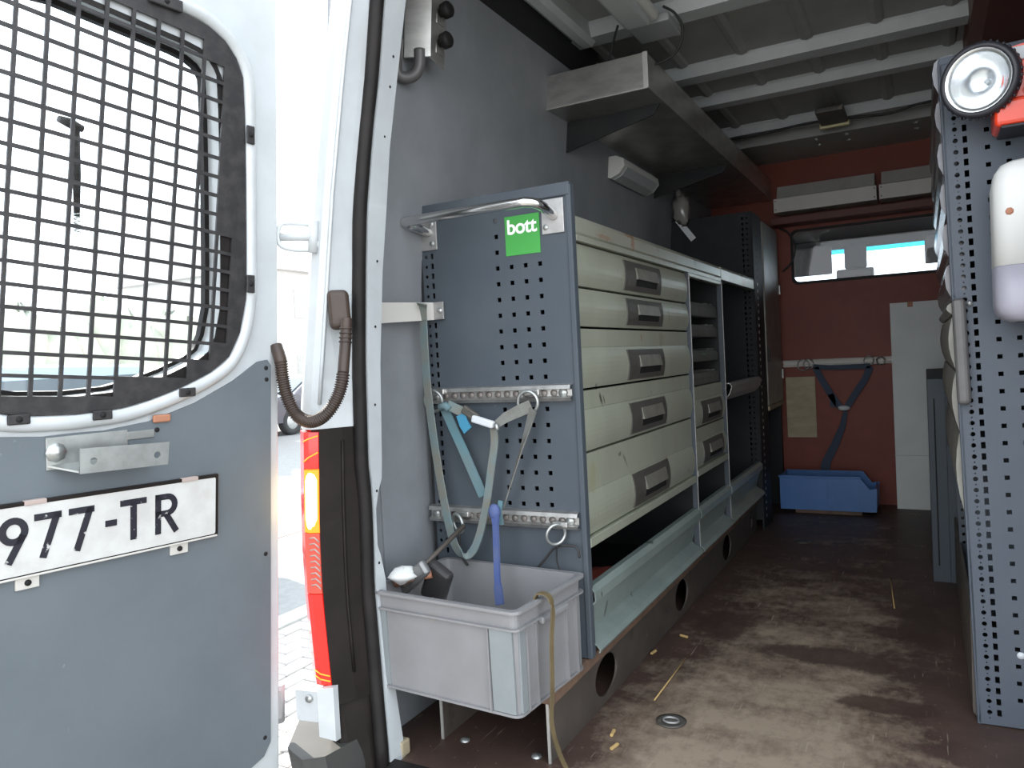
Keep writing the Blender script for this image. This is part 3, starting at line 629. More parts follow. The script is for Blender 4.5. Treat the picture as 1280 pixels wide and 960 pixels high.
for x, t, a in ((-.222, 1.521, 0), (-.548, 1.521, 0), (-.056, 1.332, 1), (-.058, 1.05, 1), (-.193, .848, 2), (-.345, .820, 2), (-.47, .824, 2), (-.714, 1.05, 1), (-.714, 1.33, 1)):
    w_, h_ = ((.030, .010), (.009, .017), (.016, .008))[a]
    B().box(x - w_, x + w_, t - h_, t + h_, .0095 if a != 0 else .006, .0125, .002).build('guard_tab', M['guard'], door, local=True)
    B().lathe([(.005, 0), (.0045, .002), (.0001, .0025)], (x, t, .0125), (0, 0, 1), 8).build('tab_screw', M['dark'], door, local=True)
B().lathe([(.0001, .001), (.008, .001), (.009, -.002)], (-.050, .991, -.004), (0, 0, 1), 14).build('rubber_plug', M['rubber'], door, local=True)
for x, t in ((-.016, .885), (-.015, .862), (-.019, .505), (-.023, .115), (-.246, .784), (-.52, .784), (-.75, .5), (-.75, .11)):
    B().lathe([(.0001, .001), (.0042, .001), (.0046, -.001)], (x, t, .001), (0, 0, 1), 10).build('board_screw', M['dark'], door, local=True)
B().box(-.255, -.222, .797, .811, .001, .006, .003).build('broken_clip', M['rust'], door, 'rusty broken clip', local=True)
for x, t, rx, ry in ((-.03, .30, 0, 0),): pass
# glass, its black border
drop = lambda P: [(x, t - .024 * (t < 1.2)) for x, t in P]
plate('window_seal', drop(shrink(guard, lambda t: .047 if t > 1.42 else .014)), [drop(shrink(guard, .058))], .014, TZ(-.050), M['rubber'], door, local=True)
plate('window_trim', drop(shrink(guard, lambda t: .043 if t > 1.42 else .022)), [drop(shrink(guard, .052))], .002, TZ(-.003), M['rubber'], door, local=True)
plate('window_pane', drop(shrink(guard, .040)), [], .004, TZ(-.052), M['glass'], door, local=True)
# wiper seen through the glass
wp = B().tube([(-.335, 1.298, -.075), (-.335, 1.22, -.078), (-.338, 1.15, -.074)], [.0055, .007, .005], 8).build('wiper_arm', M['blackplastic'], door, local=True)
B().tube([(-.364, 1.304, -.072), (-.345, 1.301, -.074), (-.325, 1.296, -.074)], [.006, .009, .006], 8).build('wiper_pivot', M['blackplastic'], wp, local=True)
B().tube([(-.338 + .005 * math.cos(k * .9), 1.155 - k * .0009, -.074 + .005 * math.sin(k * .9)) for k in range(36)], .0014, 5).build('wiper_spring', M['galv'], wp, local=True)
# galvanised bracket
br = B().box(-.430, -.300, .738, .790, .0005, .004, .001).build('latch_bracket', M['galv'], door, 'galvanised folded steel bracket', local=True)
B().hexa([(-.430, .744, .002), (-.300, .744, .002), (-.254, .734, .045), (-.396, .734, .045), (-.430, .747, .002), (-.300, .747, .002), (-.254, .737, .045), (-.396, .737, .045)]).build('bracket_flange', M['galv'], br, local=True)
plate('bracket_face', [(-.400, .734), (-.253, .729), (-.250, .768), (-.398, .774)], [circ(-.378, .752, .006), circ(-.272, .748, .006)], .003, TZ(.045), M['galv'], br, local=True)
B().lathe([(.016, 0), (.016, .003), (.011, .003), (.011, .009), (.0001, .010)], (-.416, .766, .004), (0, 0, 1), 8).build('bolt', M['galv'], br, local=True)
B().box(-.300, -.252, .772, .786, .0005, .003, .001).build('bracket_tail', M['galv'], br, local=True)
# number plate, slightly skewed on the door
pm = Matrix.Translation((-.1375, .5745, 0)) @ Matrix.Rotation(math.radians(-1.2), 4, 'Z')
npl = plate('number_plate', rrect(-.520, 0, 0, .110, .008), [], .004, pm @ TZ(.008), M['nplate'], door, 'white number plate with worn black characters', local=True)
for k in (0, 1): pass
ed = B().box(-.520, 0, .1085, .1145, .003, .011, .001).box(-.002, .004, -.002, .1145, .003, .0105, .001).box(-.520, 0, -.004, .001, .003, .0105, .001).move(pm)
ed.build('plate_edge', M['blackplastic'], npl, local=True)
B().box(-.518, .002, -.0048, -.001, .004, .0112, .001).move(pm).build('plate_lower_edge', M['boxw'], npl, local=True)
for x in (-.055, -.315, -.47): B().box(x - .016, x + .016, .1085, .1158, .003, .0125, .001).move(pm).build('plate_clip', M['clip'], npl, local=True)
for x in (-.072, -.325):
    tb = B().box(x - .017, x + .017, -.024, -.002, .001, .006, .001).move(pm).build('plate_tab', M['boxw'], npl, local=True)
    B().lathe([(.0001, .002), (.005, .002), (.005, 0)], pm @ Vector((x, -.014, .006)), (0, 0, 1), 10).build('tab_screw', M['dark'], tb, local=True)
def stroke(polys, x, name):
    s_ = B()
    for poly in polys: s_.prism([(x + a, b_) for a, b_ in poly], 'z', .0098, .0112)
    s_.move(pm).build(name, M['ntext'], npl, local=True)
def bar(x0, y0, x1, y1, wd):
    d = Vector((x1 - x0, y1 - y0)).normalized(); n = Vector((-d.y, d.x)) * wd / 2
    return [(x0 + n.x, y0 + n.y), (x0 - n.x, y0 - n.y), (x1 - n.x, y1 - n.y), (x1 + n.x, y1 + n.y)]
def arc(cx, cy, rx, ry, a0, a1, wd, n=14):
    out = []
    for k in range(n):
        a, b_ = math.radians(a0 + (a1 - a0) * k / n), math.radians(a0 + (a1 - a0) * (k + 1) / n)
        o, i = (lambda q, s_: (cx + (rx + s_) * math.cos(q), cy + (ry + s_) * math.sin(q))), None
        out.append([o(a, -wd / 2), o(a, wd / 2), o(b_, wd / 2), o(b_, -wd / 2)])
    return out
W = .0105; y0, y1 = .0215, .0925
def seven(x): stroke([[(0, y1), (0, y1 - W), (.040, y1 - W), (.040, y1)], bar(.034, y1 - .002, .012, y0, W)], x, 'digit')
stroke(arc(.020, .071, .0155, .0165, 0, 360, W, 24) + [bar(.0335, .064, .012, y0, W)], -.366, 'digit')
seven(-.317); seven(-.266)
stroke([[(0, .052), (.019, .052), (.019, .0625), (0, .0625)]], -.208, 'hyphen')
stroke([[(0, y1), (0, y1 - W), (.046, y1 - W), (.046, y1)], [(.0175, y0), (.0285, y0), (.0285, y1), (.0175, y1)]], -.183, 'letter')
stroke([[(0, y0), (W, y0), (W, y1), (0, y1)], [(0, y1), (0, y1 - W), (.022, y1 - W), (.022, y1)], [(0, .052), (0, .052 + W), (.022, .052 + W), (.022, .052)], bar(.020, .056, .040, y0, W)] + arc(.022, .0723, .0145, .015, -90, 90, W, 10), -.121, 'letter')
# hinges
hg = B().hexa([(-.0, .115, -.058), (.045, .118, -.050), (.045, .178, -.050), (-.0, .185, -.058), (-.0, .115, -.040), (.045, .118, -.032), (.045, .178, -.032), (-.0, .185, -.040)])
hgo = hg.build('door_hinge', M['whitein'], door, 'pale hinge strap with two bolts', local=True)
for t in (.133, .163): B().lathe([(.009, 0), (.009, .003), (.0001, .004)], (.020, t, -.034), (0, 0, 1), 12).build('hinge_bolt', M['boxw'], hgo, local=True)
B().tube([(.048, .105, -.045), (.048, .190, -.045)], .012, 12).build('hinge_pin', M['whitein'], hgo, local=True)
# body leaf of the hinge
hb = thing('hinge_leaf', 'pale bolted hinge leaf on the body just below the red tail lamp', 'hinge', (-1.13, 1.18, .13))
B().hexa([(-1.19, 1.160, .135), (-1.135, 1.170, .135), (-1.135, 1.170, .200), (-1.19, 1.160, .200), (-1.19, 1.175, .135), (-1.135, 1.188, .135), (-1.135, 1.188, .200), (-1.19, 1.175, .200)]).build('leaf_plate', M['whitein'], hb)
B().hexa([(-1.137, 1.168, .105), (-1.112, 1.190, .090), (-1.112, 1.190, .205), (-1.137, 1.168, .205), (-1.137, 1.185, .105), (-1.112, 1.205, .090), (-1.112, 1.205, .205), (-1.137, 1.185, .205)]).build('mounting_foot', M['whitein'], hb)
B().lathe([(.008, 0), (.008, .004), (.0001, .005)], (-1.155, 1.164, .185), (.2, -1, 0), 8).build('leaf_bolt', M['galv'], hb)
# upper hinge, small
uh = thing('upper_hinge', 'small white upper hinge between the body pillar and the door', 'hinge', (-1.10, 1.17, 1.10))
B().tube(smooth_path([at(398, 283, 'y', 1.195), at(380, 280, 'y', 1.18), at(360, 279, 'y', 1.16), at(349, 283, 'y', 1.145), at(349, 305, 'y', 1.145), at(368, 312, 'y', 1.165), at(390, 311, 'y', 1.185), at(399, 303, 'y', 1.195)], 4), .005, 8, closed=False).build('hinge_loop', M['white'], uh)
B().tube([at(392, 276, 'y', 1.186), at(391, 316, 'y', 1.186)], .010, 10).build('hinge_pin', M['whitein'], uh)
B().tube([at(351, 296, 'y', 1.15), at(392, 296, 'y', 1.186)], .009, 10).build('hinge_arm', M['whitein'], uh)

# ================================================================== LEFT RACK
XF = -.70; XB = -1.115
drc = thing('drawer_cabinet', 'grey perforated cabinet with five wide pale drawers at the rear of the left rack', 'cabinet', (-.91, 2.10, .165))
# perforated end panel
PY = 1.61
MP = axes((0, PY + .002, 0), (1, 0, 0), (0, 0, 1))
hl = []
for k in range(4):
    for r in range(20):
        x = -.899 + .038 * k; z = 1.209 - .038 * r
        if k > 0 and r < 3: continue
        if x > -.79 and False: continue
        hl.append(sq(x, z, .0105))
for r in range(40):
    z = 1.245 - .025 * r
    if z < .22: break
    hl.append(circ(-1.106, z - .0005, .0045, 8)); hl.append(sq(-1.088, z, .008, .014))
plate('end_panel', rrect(-1.122, -.700, .168, 1.270, .006), hl, .004, MP, M['panel'], drc, 'anthracite perforated end panel')
B().box(-.712, -.698, PY - .004, PY + .02, .168, 1.268, .003).build('corner_post', M['panel'], drc)
B().box(-1.122, -.700, PY - .006, PY + .02, 1.243, 1.274, .003).build('panel_cap', M['panel'], drc)
B().box(-1.124, -1.118, PY - .002, 2.58, .168, 1.18).build('back_panel', M['carcass'], drc)
B().box(-1.118, -.715, PY + .02, 2.575, .168, .176).build('base_shelf', M['carcass'], drc)
# top cover
tag(B().prism([(-1.118, 1.205), (-.72, 1.205), (-.703, 1.200), (-.698, 1.190), (-.698, 1.162), (-.703, 1.158), (-.697, 1.154), (-.697, 1.142), (-.72, 1.142), (-.72, 1.19), (-1.118, 1.19)], 'y', PY + .022, 3.052).build('cover_sheet', M['covertop'], base=(-.9, 2.3, 1.142)), 'dented pale sheet cover with rust marks lying over drawers and tray cabinet', 'cover')
def bulge(z, z0, zt): return XF - .013 + .013 * math.sin(PI * (.10 + .80 * (z - z0) / (zt - z0)))
def front_prof(z0, z1, split):
    """profile of a drawer front in x, z: flat strip above, bulged pull section below"""
    zt = z1 if split is None else split
    p = [(XF - .020, z0)] + [(bulge(z, z0, zt), z) for z in np.linspace(z0, zt, 9)]
    if split is not None: p += [(XF - .008, zt + .002), (XF - .008, z1)]
    return p + [(XF - .030, z1), (XF - .030, z0)]
def make_drawer(root, y0, y1, z0, z1, split, hy0, hy1, hz0, hz1):
    d = B().prism(front_prof(z0 + .002, z1 - .002, split), 'y', y0, y1).build('drawer', M['drawer'], root)
    zt = z1 if split is None else split
    # tray behind the front
    B().box(XB + .02, XF - .015, y0 + .01, y1 - .01, z0 + .006, z0 + .012).build('drawer_tray', M['carcass'], d)
    # moulded handle: frame following the bulge, recess, flap
    zz = np.linspace(hz0, hz1, 7); pr = [(bulge(z, z0, zt) + .0035, z) for z in zz] + [(bulge(z, z0, zt) - .006, z) for z in zz[::-1]]
    h = B().prism(pr, 'y', hy0, hy1).build('handle', M['handle'], d, 'dark grey moulded drawer handle')
    a, c = hy0 + (hy1 - hy0) * .27, hy1 - (hy1 - hy0) * .14
    zm0, zm1 = hz0 + (hz1 - hz0) * .18, hz0 + (hz1 - hz0) * .80
    zc = zm0 + (zm1 - zm0) * .36; xo = max(bulge(z, z0, zt) for z in zz)
    B().hexa([(bulge(zm0, z0, zt) - .003, a, zm0), (bulge(zm0, z0, zt) + .0042, a, zm0), (bulge(zm0, z0, zt) + .0042, c, zm0), (bulge(zm0, z0, zt) - .003, c, zm0), (bulge(zc, z0, zt) - .003, a, zc), (bulge(zc, z0, zt) + .0042, a, zc), (bulge(zc, z0, zt) + .0042, c, zc), (bulge(zc, z0, zt) - .003, c, zc)]).build('pull_slot', M['dark'], d)
    B().hexa([(bulge(zc, z0, zt), a, zc), (bulge(zc, z0, zt) + .010, a, zc), (bulge(zc, z0, zt) + .010, c, zc), (bulge(zc, z0, zt), c, zc), (bulge(zm1, z0, zt), a, zm1), (bulge(zm1, z0, zt) + .0055, a, zm1), (bulge(zm1, z0, zt) + .0055, c, zm1), (bulge(zm1, z0, zt), c, zm1)]).build('pull_flap', M['flap'], d)
    return d
YA, YE = 1.628, 2.568
make_drawer(drc, YA, YE, 1.037, 1.140, None, 1.95, 2.266, 1.047, 1.127)
make_drawer(drc, YA, YE, .942, 1.035, None, 1.955, 2.27, .952, 1.024)
make_drawer(drc, YA, YE, .795, .940, .893, 1.95, 2.266, .803, .885)
make_drawer(drc, YA, YE, .646, .793, .746, 1.95, 2.266, .656, .739)
make_drawer(drc, YA, YE, .448, .644, .550, 1.95, 2.272, .456, .546)
B().box(-.73, -.697, YA, YE, .424, .446, .002).build('lower_rail', M['drawer'], drc)
def lip(root, y0, y1, name='tray_lip'):
    B().sheet([(-.722, .316), (-.716, .330), (-.702, .331), (-.694, .320), (-.693, .300), (-.704, .288), (-.712, .270), (-.726, .218), (-.716, .206), (-.694, .194), (-.686, .185), (-.690, .179)], 'y', y0, y1, .003).build(name, M['lip'], root, 'pale folded steel lip of the open bottom tray')
    B().box(-1.1, -.72, y0, y1, .184, .190).build('tray_floor', M['carcass'], root)
lip(drc, YA - .004, 2.572)
def divider(root, y):
    B().box(XB, XF - .012, y, y + .006, .168, 1.19).build('side_panel', M['carcass'], root)
    B().box(-.716, -.697, y - .004, y + .012, .176, 1.142, .002).build('divider_edge', M['panel'], root)
    B().box(-.700, -.6955, y - .001, y + .004, .20, 1.142, .001).build('edge_strip', M['zinc'], root, 'bare metal edge of the divider')
divider(drc, 2.575)
# grab handle and its plates
gh = B().tube(smooth_path([(-1.092, PY, 1.205), (-1.100, 1.56, 1.213), (-1.108, 1.538, 1.217), (-1.102, 1.522, 1.221), (-1.075, 1.520, 1.222), (-.93, 1.520, 1.222), (-.80, 1.520, 1.222), (-.765, 1.524, 1.221), (-.745, 1.545, 1.215), (-.742, PY, 1.200)], 6), .0115, 14).build('grab_handle', M['chrome'], drc, 'polished bent steel grab handle')
for x0, x1 in ((-1.124, -1.068), (-.774, -.717)):
    B().box(x0, x1, PY - .0045, PY - .0005, 1.160, 1.240, .0015).build('mounting_plate', M['zinc'], gh)
    for dz in (.016, .064): B().lathe([(.007, 0), (.006, .0025), (.0001, .003)], ((x0 + x1) / 2 + (-.018 if x0 > -.9 else .014), PY - .0045, 1.160 + dz), (0, -1, 0), 10).build('screw', M['galv'], gh)
# sticker
st = B().box(-.873, -.781, PY - .0016, PY - .0001, 1.121, 1.214).build('sticker', M['green'], drc, 'green square sticker with white lettering')
tcu = bpy.data.curves.new('t', 'FONT'); tcu.body = 'bott'; tcu.size = .0485; tcu.offset = .0010; tcu.extrude = .0004; tcu.space_character = .95
from_curve('lettering', tcu, axes((-.868, PY - .0020, 1.172), (1, 0, 0), (0, 0, 1)), M['stext'], st)
# flat stay from the wall
B().hexa([(-1.125, 1.385, .972), (-1.085, PY - .010, .984), (-1.085, PY - .010, 1.028), (-1.125, 1.385, 1.022), (-1.128, 1.388, .972), (-1.088, PY - .006, .984), (-1.088, PY - .006, 1.028), (-1.128, 1.388, 1.022)]).build('wall_stay', M['boxw'], drc, 'pale flat bar stay to the van wall')
B().box(-1.09, -1.056, PY - .010, PY - .0045, .984, 1.028, .001).build('stay_foot', M['zinc'], drc)
B().lathe([(.007, 0), (.006, .003), (.0001, .004)], (-1.066, PY - .010, 1.006), (0, -1, 0), 10).build('screw', M['galv'], drc)
# lashing rails with rings
def rail(x0, x1, z0, z1, rot):
    zc = (z0 + z1) / 2; hh = (z1 - z0) / 2
    Mr = Matrix.Translation((x0, PY, zc)) @ Matrix.Rotation(rot, 4, 'Y')
    r = B().sheet([(-.0, hh), (-.016, hh - .003), (-.019, hh - .012), (-.007, hh - .014), (-.007, -hh + .014), (-.019, -hh + .010), (-.014, -hh + .002), (0, -hh)], 'x', 0, x1 - x0, .002)
    o = r.move(Mr).build('lashing_rail', M['rail'], drc, 'zinc lashing rail with scalloped slot')
    k = 0
    x = .020
    while x < x1 - x0 - .01:
        B().lathe([(.0001, .002), (.008, .002), (.008, 0)], Mr @ Vector((x, -.0085, 0)), (0, -1, 0), 12).build('slot_hole', M['slot'], o); x += .025
    for x in (.018, x1 - x0 - .022):
        B().lathe([(.011, 0), (.010, .004), (.0001, .005)], Mr @ Vector((x, -.009, 0)), (0, -1, 0), 12).build('rail_bolt', M['galv'], o)
    return o, Mr
def ring(o, c, r, tilt, yaw=0.):
    Mx = Matrix.Translation(c) @ Matrix.Rotation(yaw, 4, 'Z') @ Matrix.Rotation(tilt, 4, 'X')
    B().tube([Mx @ Vector((r * math.cos(2 * PI * k / 24), 0, r * math.sin(2 * PI * k / 24))) for k in range(24)], .0038, 8, closed=True).build('ring', M['galv'], o)
    B().box(c[0] - .014, c[0] + .026, PY - .026, PY - .006, c[2] + r * .55, c[2] + r * 1.15, .003).build('ring_fitting', M['rail'], o)
r1, _ = rail(-1.107, -.716, .770, .812, math.radians(0))
r2, _ = rail(-1.127, -.714, .470, .513, math.radians(.0))
ring(r1, (-1.083, PY - .034, .780), .026, .15); ring(r1, (-.818, PY - .034, .772), .026, .1)
ring(r2, (-1.030, PY - .034, .475), .024, .15, -.5); ring(r2, (-.762, PY - .034, .464), .024, .15, .9)
# thin cable ties and dark tail at the lower right of the panel
B().tube(smooth_path([(-.762, PY - .03, .44), (-.765, PY - .03, .40), (-.75, PY - .03, .36), (-.735, PY - .04, .345)], 5), .002, 6).build('ring_cord', M['cable'], drc)
B().tube(smooth_path([(-.84, PY - .012, .36), (-.80, PY - .02, .40), (-.77, PY - .02, .43), (-.72, PY - .02, .435), (-.712, PY - .02, .41)], 5), .003, 6).build('ring_cord', M['tool'], drc)
B().tube(smooth_path([(-1.03, PY - .03, .45), (-1.03, PY - .03, .40), (-1.01, PY - .03, .37)], 5), .003, 6).build('ring_cord', M['tool'], drc)

# contents of the bottom tray
tag(B().lathe([(.0001, 0), (.050, 0), (.052, .01), (.052, .13), (.030, .17), (.030, .19), (.0001, .19)], (-.86, 1.82, .19), seg=20).build('canister', M['greytin'], base=(-.86, 1.82, .19)), 'pale grey canister lying in shadow in the bottom tray behind the first lip', 'canister')
rb = random.Random(3); rg = B().ball((-.84, 2.00, .225), .07, .10, .036, 14, 8, .12, rb)
tag(rg.build('rag', M['redrag'], base=(-.84, 2.0, .19)), 'crumpled dark red rag in the bottom tray of the drawer cabinet', 'rag')

# middle cabinet: trays and two small drawers
mc = thing('tray_cabinet', 'narrow middle cabinet with four open parts trays above two small drawers', 'cabinet', (-.91, 2.82, .168))
for zt, zb in ((1.044, 1.0), (.962, .925), (.869, .835), (.787, .750)):
    tr = B().sheet([(-.74, zt + .006), (-.728, zt + .002), (-.722, zt - .012), (-.722, zb)], 'y', 2.592, 3.045, .003).build('parts_tray', M['tray'], mc)
    B().box(-1.09, -.722, 2.592, 3.045, zb - .003, zb).build('tray_bottom', M['carcass'], tr)
    B().box(-.7205, -.7195, 2.80, 2.85, zb + .012, zb + .026).build('tray_label', M['greendot'], tr, 'green tray label')
    for y in (2.60, 2.70, 2.94, 3.02): B().box(-.80, -.735, y, y + .03, zb, zt + .012 + .012 * (y < 2.65), .003).build('tray_partition', M['cream'], tr)
make_drawer(mc, 2.592, 3.046, .604, .748, .70, 2.686, 2.988, .612, .692)
make_drawer(mc, 2.592, 3.046, .462, .602, .556, 2.69, 2.99, .470, .548)
B().box(-.73, -.697, 2.592, 3.046, .438, .460, .002).build('lower_rail', M['drawer'], mc)
lip(mc, 2.585, 3.048); divider(mc, 3.052)
B().box(-.715, -.698, 2.59, 3.048, 1.128, 1.142, .002).build('upper_rail', M['drawer'], mc)

# third bay
oc = thing('open_cabinet', 'dark open bay with one shelf beside the tall locker in the left rack', 'cabinet', (-.91, 3.40, .168))
B().prism([(-1.118, 1.205), (-.72, 1.205), (-.700, 1.200), (-.697, 1.190), (-.697, 1.150), (-.72, 1.150), (-.72, 1.19), (-1.118, 1.19)], 'y', 3.056, 3.715).build('top_cover', M['covertop'], oc)
B().sheet([(-.74, .728), (-.715, .735), (-.690, .735), (-.680, .725), (-.690, .695), (-.71, .672)], 'y', 3.08, 3.71, .003).build('shelf_lip', M['zinc'], oc, 'curved bright shelf lip')
B().box(-1.1, -.74, 3.07, 3.71, .700, .706).build('shelf', M['carcass'], oc)
lip(oc, 3.062, 3.715)
B().box(-.88, -.875, 3.66, 3.70, .85, .88).build('shelf_tag', M['label'], oc)

# tall locker
tk = thing('tall_locker', 'tall perforated dark locker standing between left rack and bulkhead', 'cabinet', (-.90, 4.1, 0))
hl = []
for r in range(52):
    z = 1.49 - .025 * r
    hl.append(circ(-.722, z, .0045, 8)); hl.append(sq(-.742, z, .008, .014))
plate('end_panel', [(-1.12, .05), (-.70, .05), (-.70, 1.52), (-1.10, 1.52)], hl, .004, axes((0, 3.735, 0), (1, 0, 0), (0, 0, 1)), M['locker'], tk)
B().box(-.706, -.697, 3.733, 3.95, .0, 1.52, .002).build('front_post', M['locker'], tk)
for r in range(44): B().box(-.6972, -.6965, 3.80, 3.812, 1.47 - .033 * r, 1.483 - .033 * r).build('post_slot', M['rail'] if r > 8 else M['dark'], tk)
B().box(-.712, -.692, 3.965, 4.40, .58, 1.505, .006).build('locker_door', M['cream'], tk, 'pale locker door')
B().box(-.69, -.682, 3.97, 3.99, .80, .87, .003).build('door_latch', M['tool'], tk)
B().box(-.692, -.684, 4.385, 4.40, 1.16, 1.21, .002).build('door_hinge', M['galv'], tk)
B().box(-.692, -.684, 4.385, 4.40, .70, .75, .002).build('door_hinge', M['galv'], tk)
B().box(-.715, -.690, 3.965, 4.40, .555, .578, .003).build('door_ledge', M['ply'], tk)
B().box(-1.12, -.71, 3.74, 4.44, 1.505, 1.52).build('top_sheet', M['carcass'], tk)
B().box(-1.12, -.71, 4.40, 4.44, .0, 1.52).build('far_panel', M['carcass'], tk)
B().box(-1.12, -.74, 3.74, 4.40, .53, .55).build('inner_shelf', M['carcass'], tk)
B().box(-1.128, -1.12, 3.74, 4.44, 0, 1.52).build('back_sheet', M['carcass'], tk)
# base platform: long plates with round cut-outs
bf = thing('rack_base', 'brown steel plinth with round cut-outs carrying the left rack', 'plinth', (-.87, 2.6, 0))
hl = [[(cy + (a - cy) * 1.5, b_) for a, b_ in circ(cy, .066, .050, 24)] for cy in (1.768, 2.45, 3.11)] + [circ(3.6, .066, .03, 12), sq(2.09, .07, .006, .04), sq(1.49, .03, .004, .004)]
plate('front_plate', [(1.438, 0), (3.73, 0), (3.73, .135), (1.438, .135)], hl, .006, axes((-.735, 0, 0), (0, 1, 0), (0, 0, 1)), M['riser'], bf)
plate('rear_plate', [(1.435, 0), (3.73, 0), (3.73, .135), (1.435, .135)], [circ(1.9, .066, .042, 16)], .006, axes((-1.012, 0, 0), (0, 1, 0), (0, 0, 1)), M['riser'], bf)
for x in (-.735, -1.012): B().box(x - .0032, x + .0032, 1.434, 1.4375, .0, .135).build('cut_edge', M['cut'], bf, 'bright cut end of the plate')
B().box(-1.125, -.712, 1.42, 3.73, .136, .164, .003).build('carrier_board', M['edgewood'], bf, 'rusty brown carrier board')
for x in (-.96, -.775): B().lathe([(.012, 0), (.011, .004), (.0001, .006)], (x, 1.45, 0), seg=10).build('floor_screw', M['galv'], bf)

# ================================================================== CRATE and what is in it
crt = thing('storage_crate', 'light grey stacking crate standing on the plinth before the perforated panel', 'crate', (-.90, 1.44, .165), rot=(0, 0, math.radians(-4)))
def cb(): return B()
Wb, Lb, H = .186, .136, .215       # half sizes at the base; x is the long side
Wt, Lt = .190, .140
th = .004
# local coordinates: centre of the base = origin
walls = B()
o_b = [(-Wb, -Lb), (Wb, -Lb), (Wb, Lb), (-Wb, Lb)]; o_t = [(-Wt, -Lt), (Wt, -Lt), (Wt, Lt), (-Wt, Lt)]
def rrp(w_, l_, r=.014): return rrect(-w_, w_, -l_, l_, r, 4)
rings = [[(x, y, 0) for x, y in rrp(Wb, Lb)], [(x, y, H) for x, y in rrp(Wt, Lt)], [(x, y, H) for x, y in rrp(Wt - th, Lt - th)], [(x, y, .006) for x, y in rrp(Wb - th, Lb - th)]]
walls.loft(rings, True); walls.add(rings[0], [tuple(range(len(rings[0])))]); walls.add(rings[3], [tuple(range(len(rings[3])))])
walls.build('crate_body', M['crate'], crt, local=True)
def band(z, hgt, out, name='rim_flange', wob=0.):
    f = H and z / H; w_ = Wb + (Wt - Wb) * f; l_ = Lb + (Lt - Lb) * f
    a = rrp(w_ + out, l_ + out, .018); c = rrp(w_ - .001, l_ - .001, .014)
    wz = lambda x, y: wob * math.sin(x * 14 + 1) * (1 if y < 0 else .3)
    rr = [[(x, y, z + wz(x, y)) for x, y in a], [(x, y, z + hgt + wz(x, y)) for x, y in a], [(x, y, z + hgt + wz(x, y)) for x, y in c], [(x, y, z + wz(x, y)) for x, y in c]]
    bb = B(); n = len(a)
    for i in range(4): bb.loft([rr[i], rr[(i + 1) % 4]], True)
    bb.build(name, M['crate'], crt, local=True)
band(H - .006, .006, .010, 'top_rim'); band(H - .040, .004, .009, 'lower_rim'); band(0, .005, .006, 'base_rim')
for sgn in (-1, 1):
    for xx, wx in ((-.160, .014), (.128, .054)):
        B().hexa([(xx, sgn * Lb, .006), (xx + wx, sgn * Lb, .006), (xx + wx, sgn * (Lt - .001), H - .04), (xx, sgn * (Lt - .001), H - .04), (xx, sgn * (Lb + .004), .006), (xx + wx, sgn * (Lb + .004), .006), (xx + wx, sgn * (Lt + .004), H - .04), (xx, sgn * (Lt + .004), H - .04)]).build('corner_rib', M['crateblue'], crt, 'bluish corner rib', local=True)
    for xx in (-.165, .124):
        B().box(xx - .0015, xx + .0015, sgn * Lb + (-.009 if sgn < 0 else 0), sgn * Lb + (0 if sgn < 0 else .009), .004, H - .038).build('thin_rib', M['crate'], crt, local=True)
    for yy in (-.105, -.07, .06, .105):
        B().box((Wb if sgn > 0 else -Wb - .009), (Wb + .009 if sgn > 0 else -Wb), yy - .0015, yy + .0015, .004, H - .038).build('thin_rib', M['crate'], crt, local=True)
    B().box((Wb - .001 if sgn > 0 else -Wb - .005), (Wb + .005 if sgn > 0 else -Wb + .001), -.128, -.108, .006, H - .04).build('corner_rib', M['crateblue'], crt, 'bluish corner rib', local=True)
    # hand grip slot on the ends
    B().box((Wt - .002 if sgn > 0 else -Wt - .014), (Wt + .014 if sgn > 0 else -Wt + .002), -.055, .055, H - .052, H - .038, .004).build('hand_grip', M['crate'], crt, local=True)
# tool lying in the crate: a caulking gun with grey barrel
gun = thing('caulking_gun', 'black caulking gun with grey rod leaning in the left end of the crate', 'tool', (-1.02, 1.46, .30))
B().box(-.032, .032, -.014, .014, -.055, .055, .010, 3, Matrix.Translation((-1.005, 1.435, .365)) @ Matrix.Rotation(.55, 4, 'Y') @ Matrix.Rotation(.3, 4, 'X')).build('grip', M['tool'], gun)
B().box(-.018, .018, -.010, .010, -.07, .07, .008, 3, Matrix.Translation((-1.045, 1.40, .385)) @ Matrix.Rotation(.95, 4, 'Y') @ Matrix.Rotation(.35, 4, 'X')).build('trigger', M['toolgrey'], gun)
B().tube([(-1.06, 1.38, .370), (-1.03, 1.46, .42), (-1.00, 1.555, .475)], .006, 8).build('push_rod', M['riser'], gun)
B().tube([(-1.03, 1.44, .33), (-.96, 1.47, .20)], .022, 12).build('barrel', M['tool'], gun)
B().tube([(-1.085, 1.385, .372), (-1.04, 1.39, .390), (-1.0, 1.41, .395)], .009, 8).build('hook', M['rust'], gun)
rb = random.Random(5)
tag(B().ball((-1.055, 1.375, .398), .034, .030, .019, 9, 6, .22, rb).build('paper_wad', M['cloth'], base=(-1.055, 1.375, .38)), 'crumpled white paper on the left rim of the crate', 'paper')
tag(B().box(-1.07, -.94, 1.34, 1.52, .175, .30, .012).build('carton', M['boxg'], base=(-1.0, 1.43, .172)), 'dull grey box in the bottom of the crate under the caulking gun', 'box')
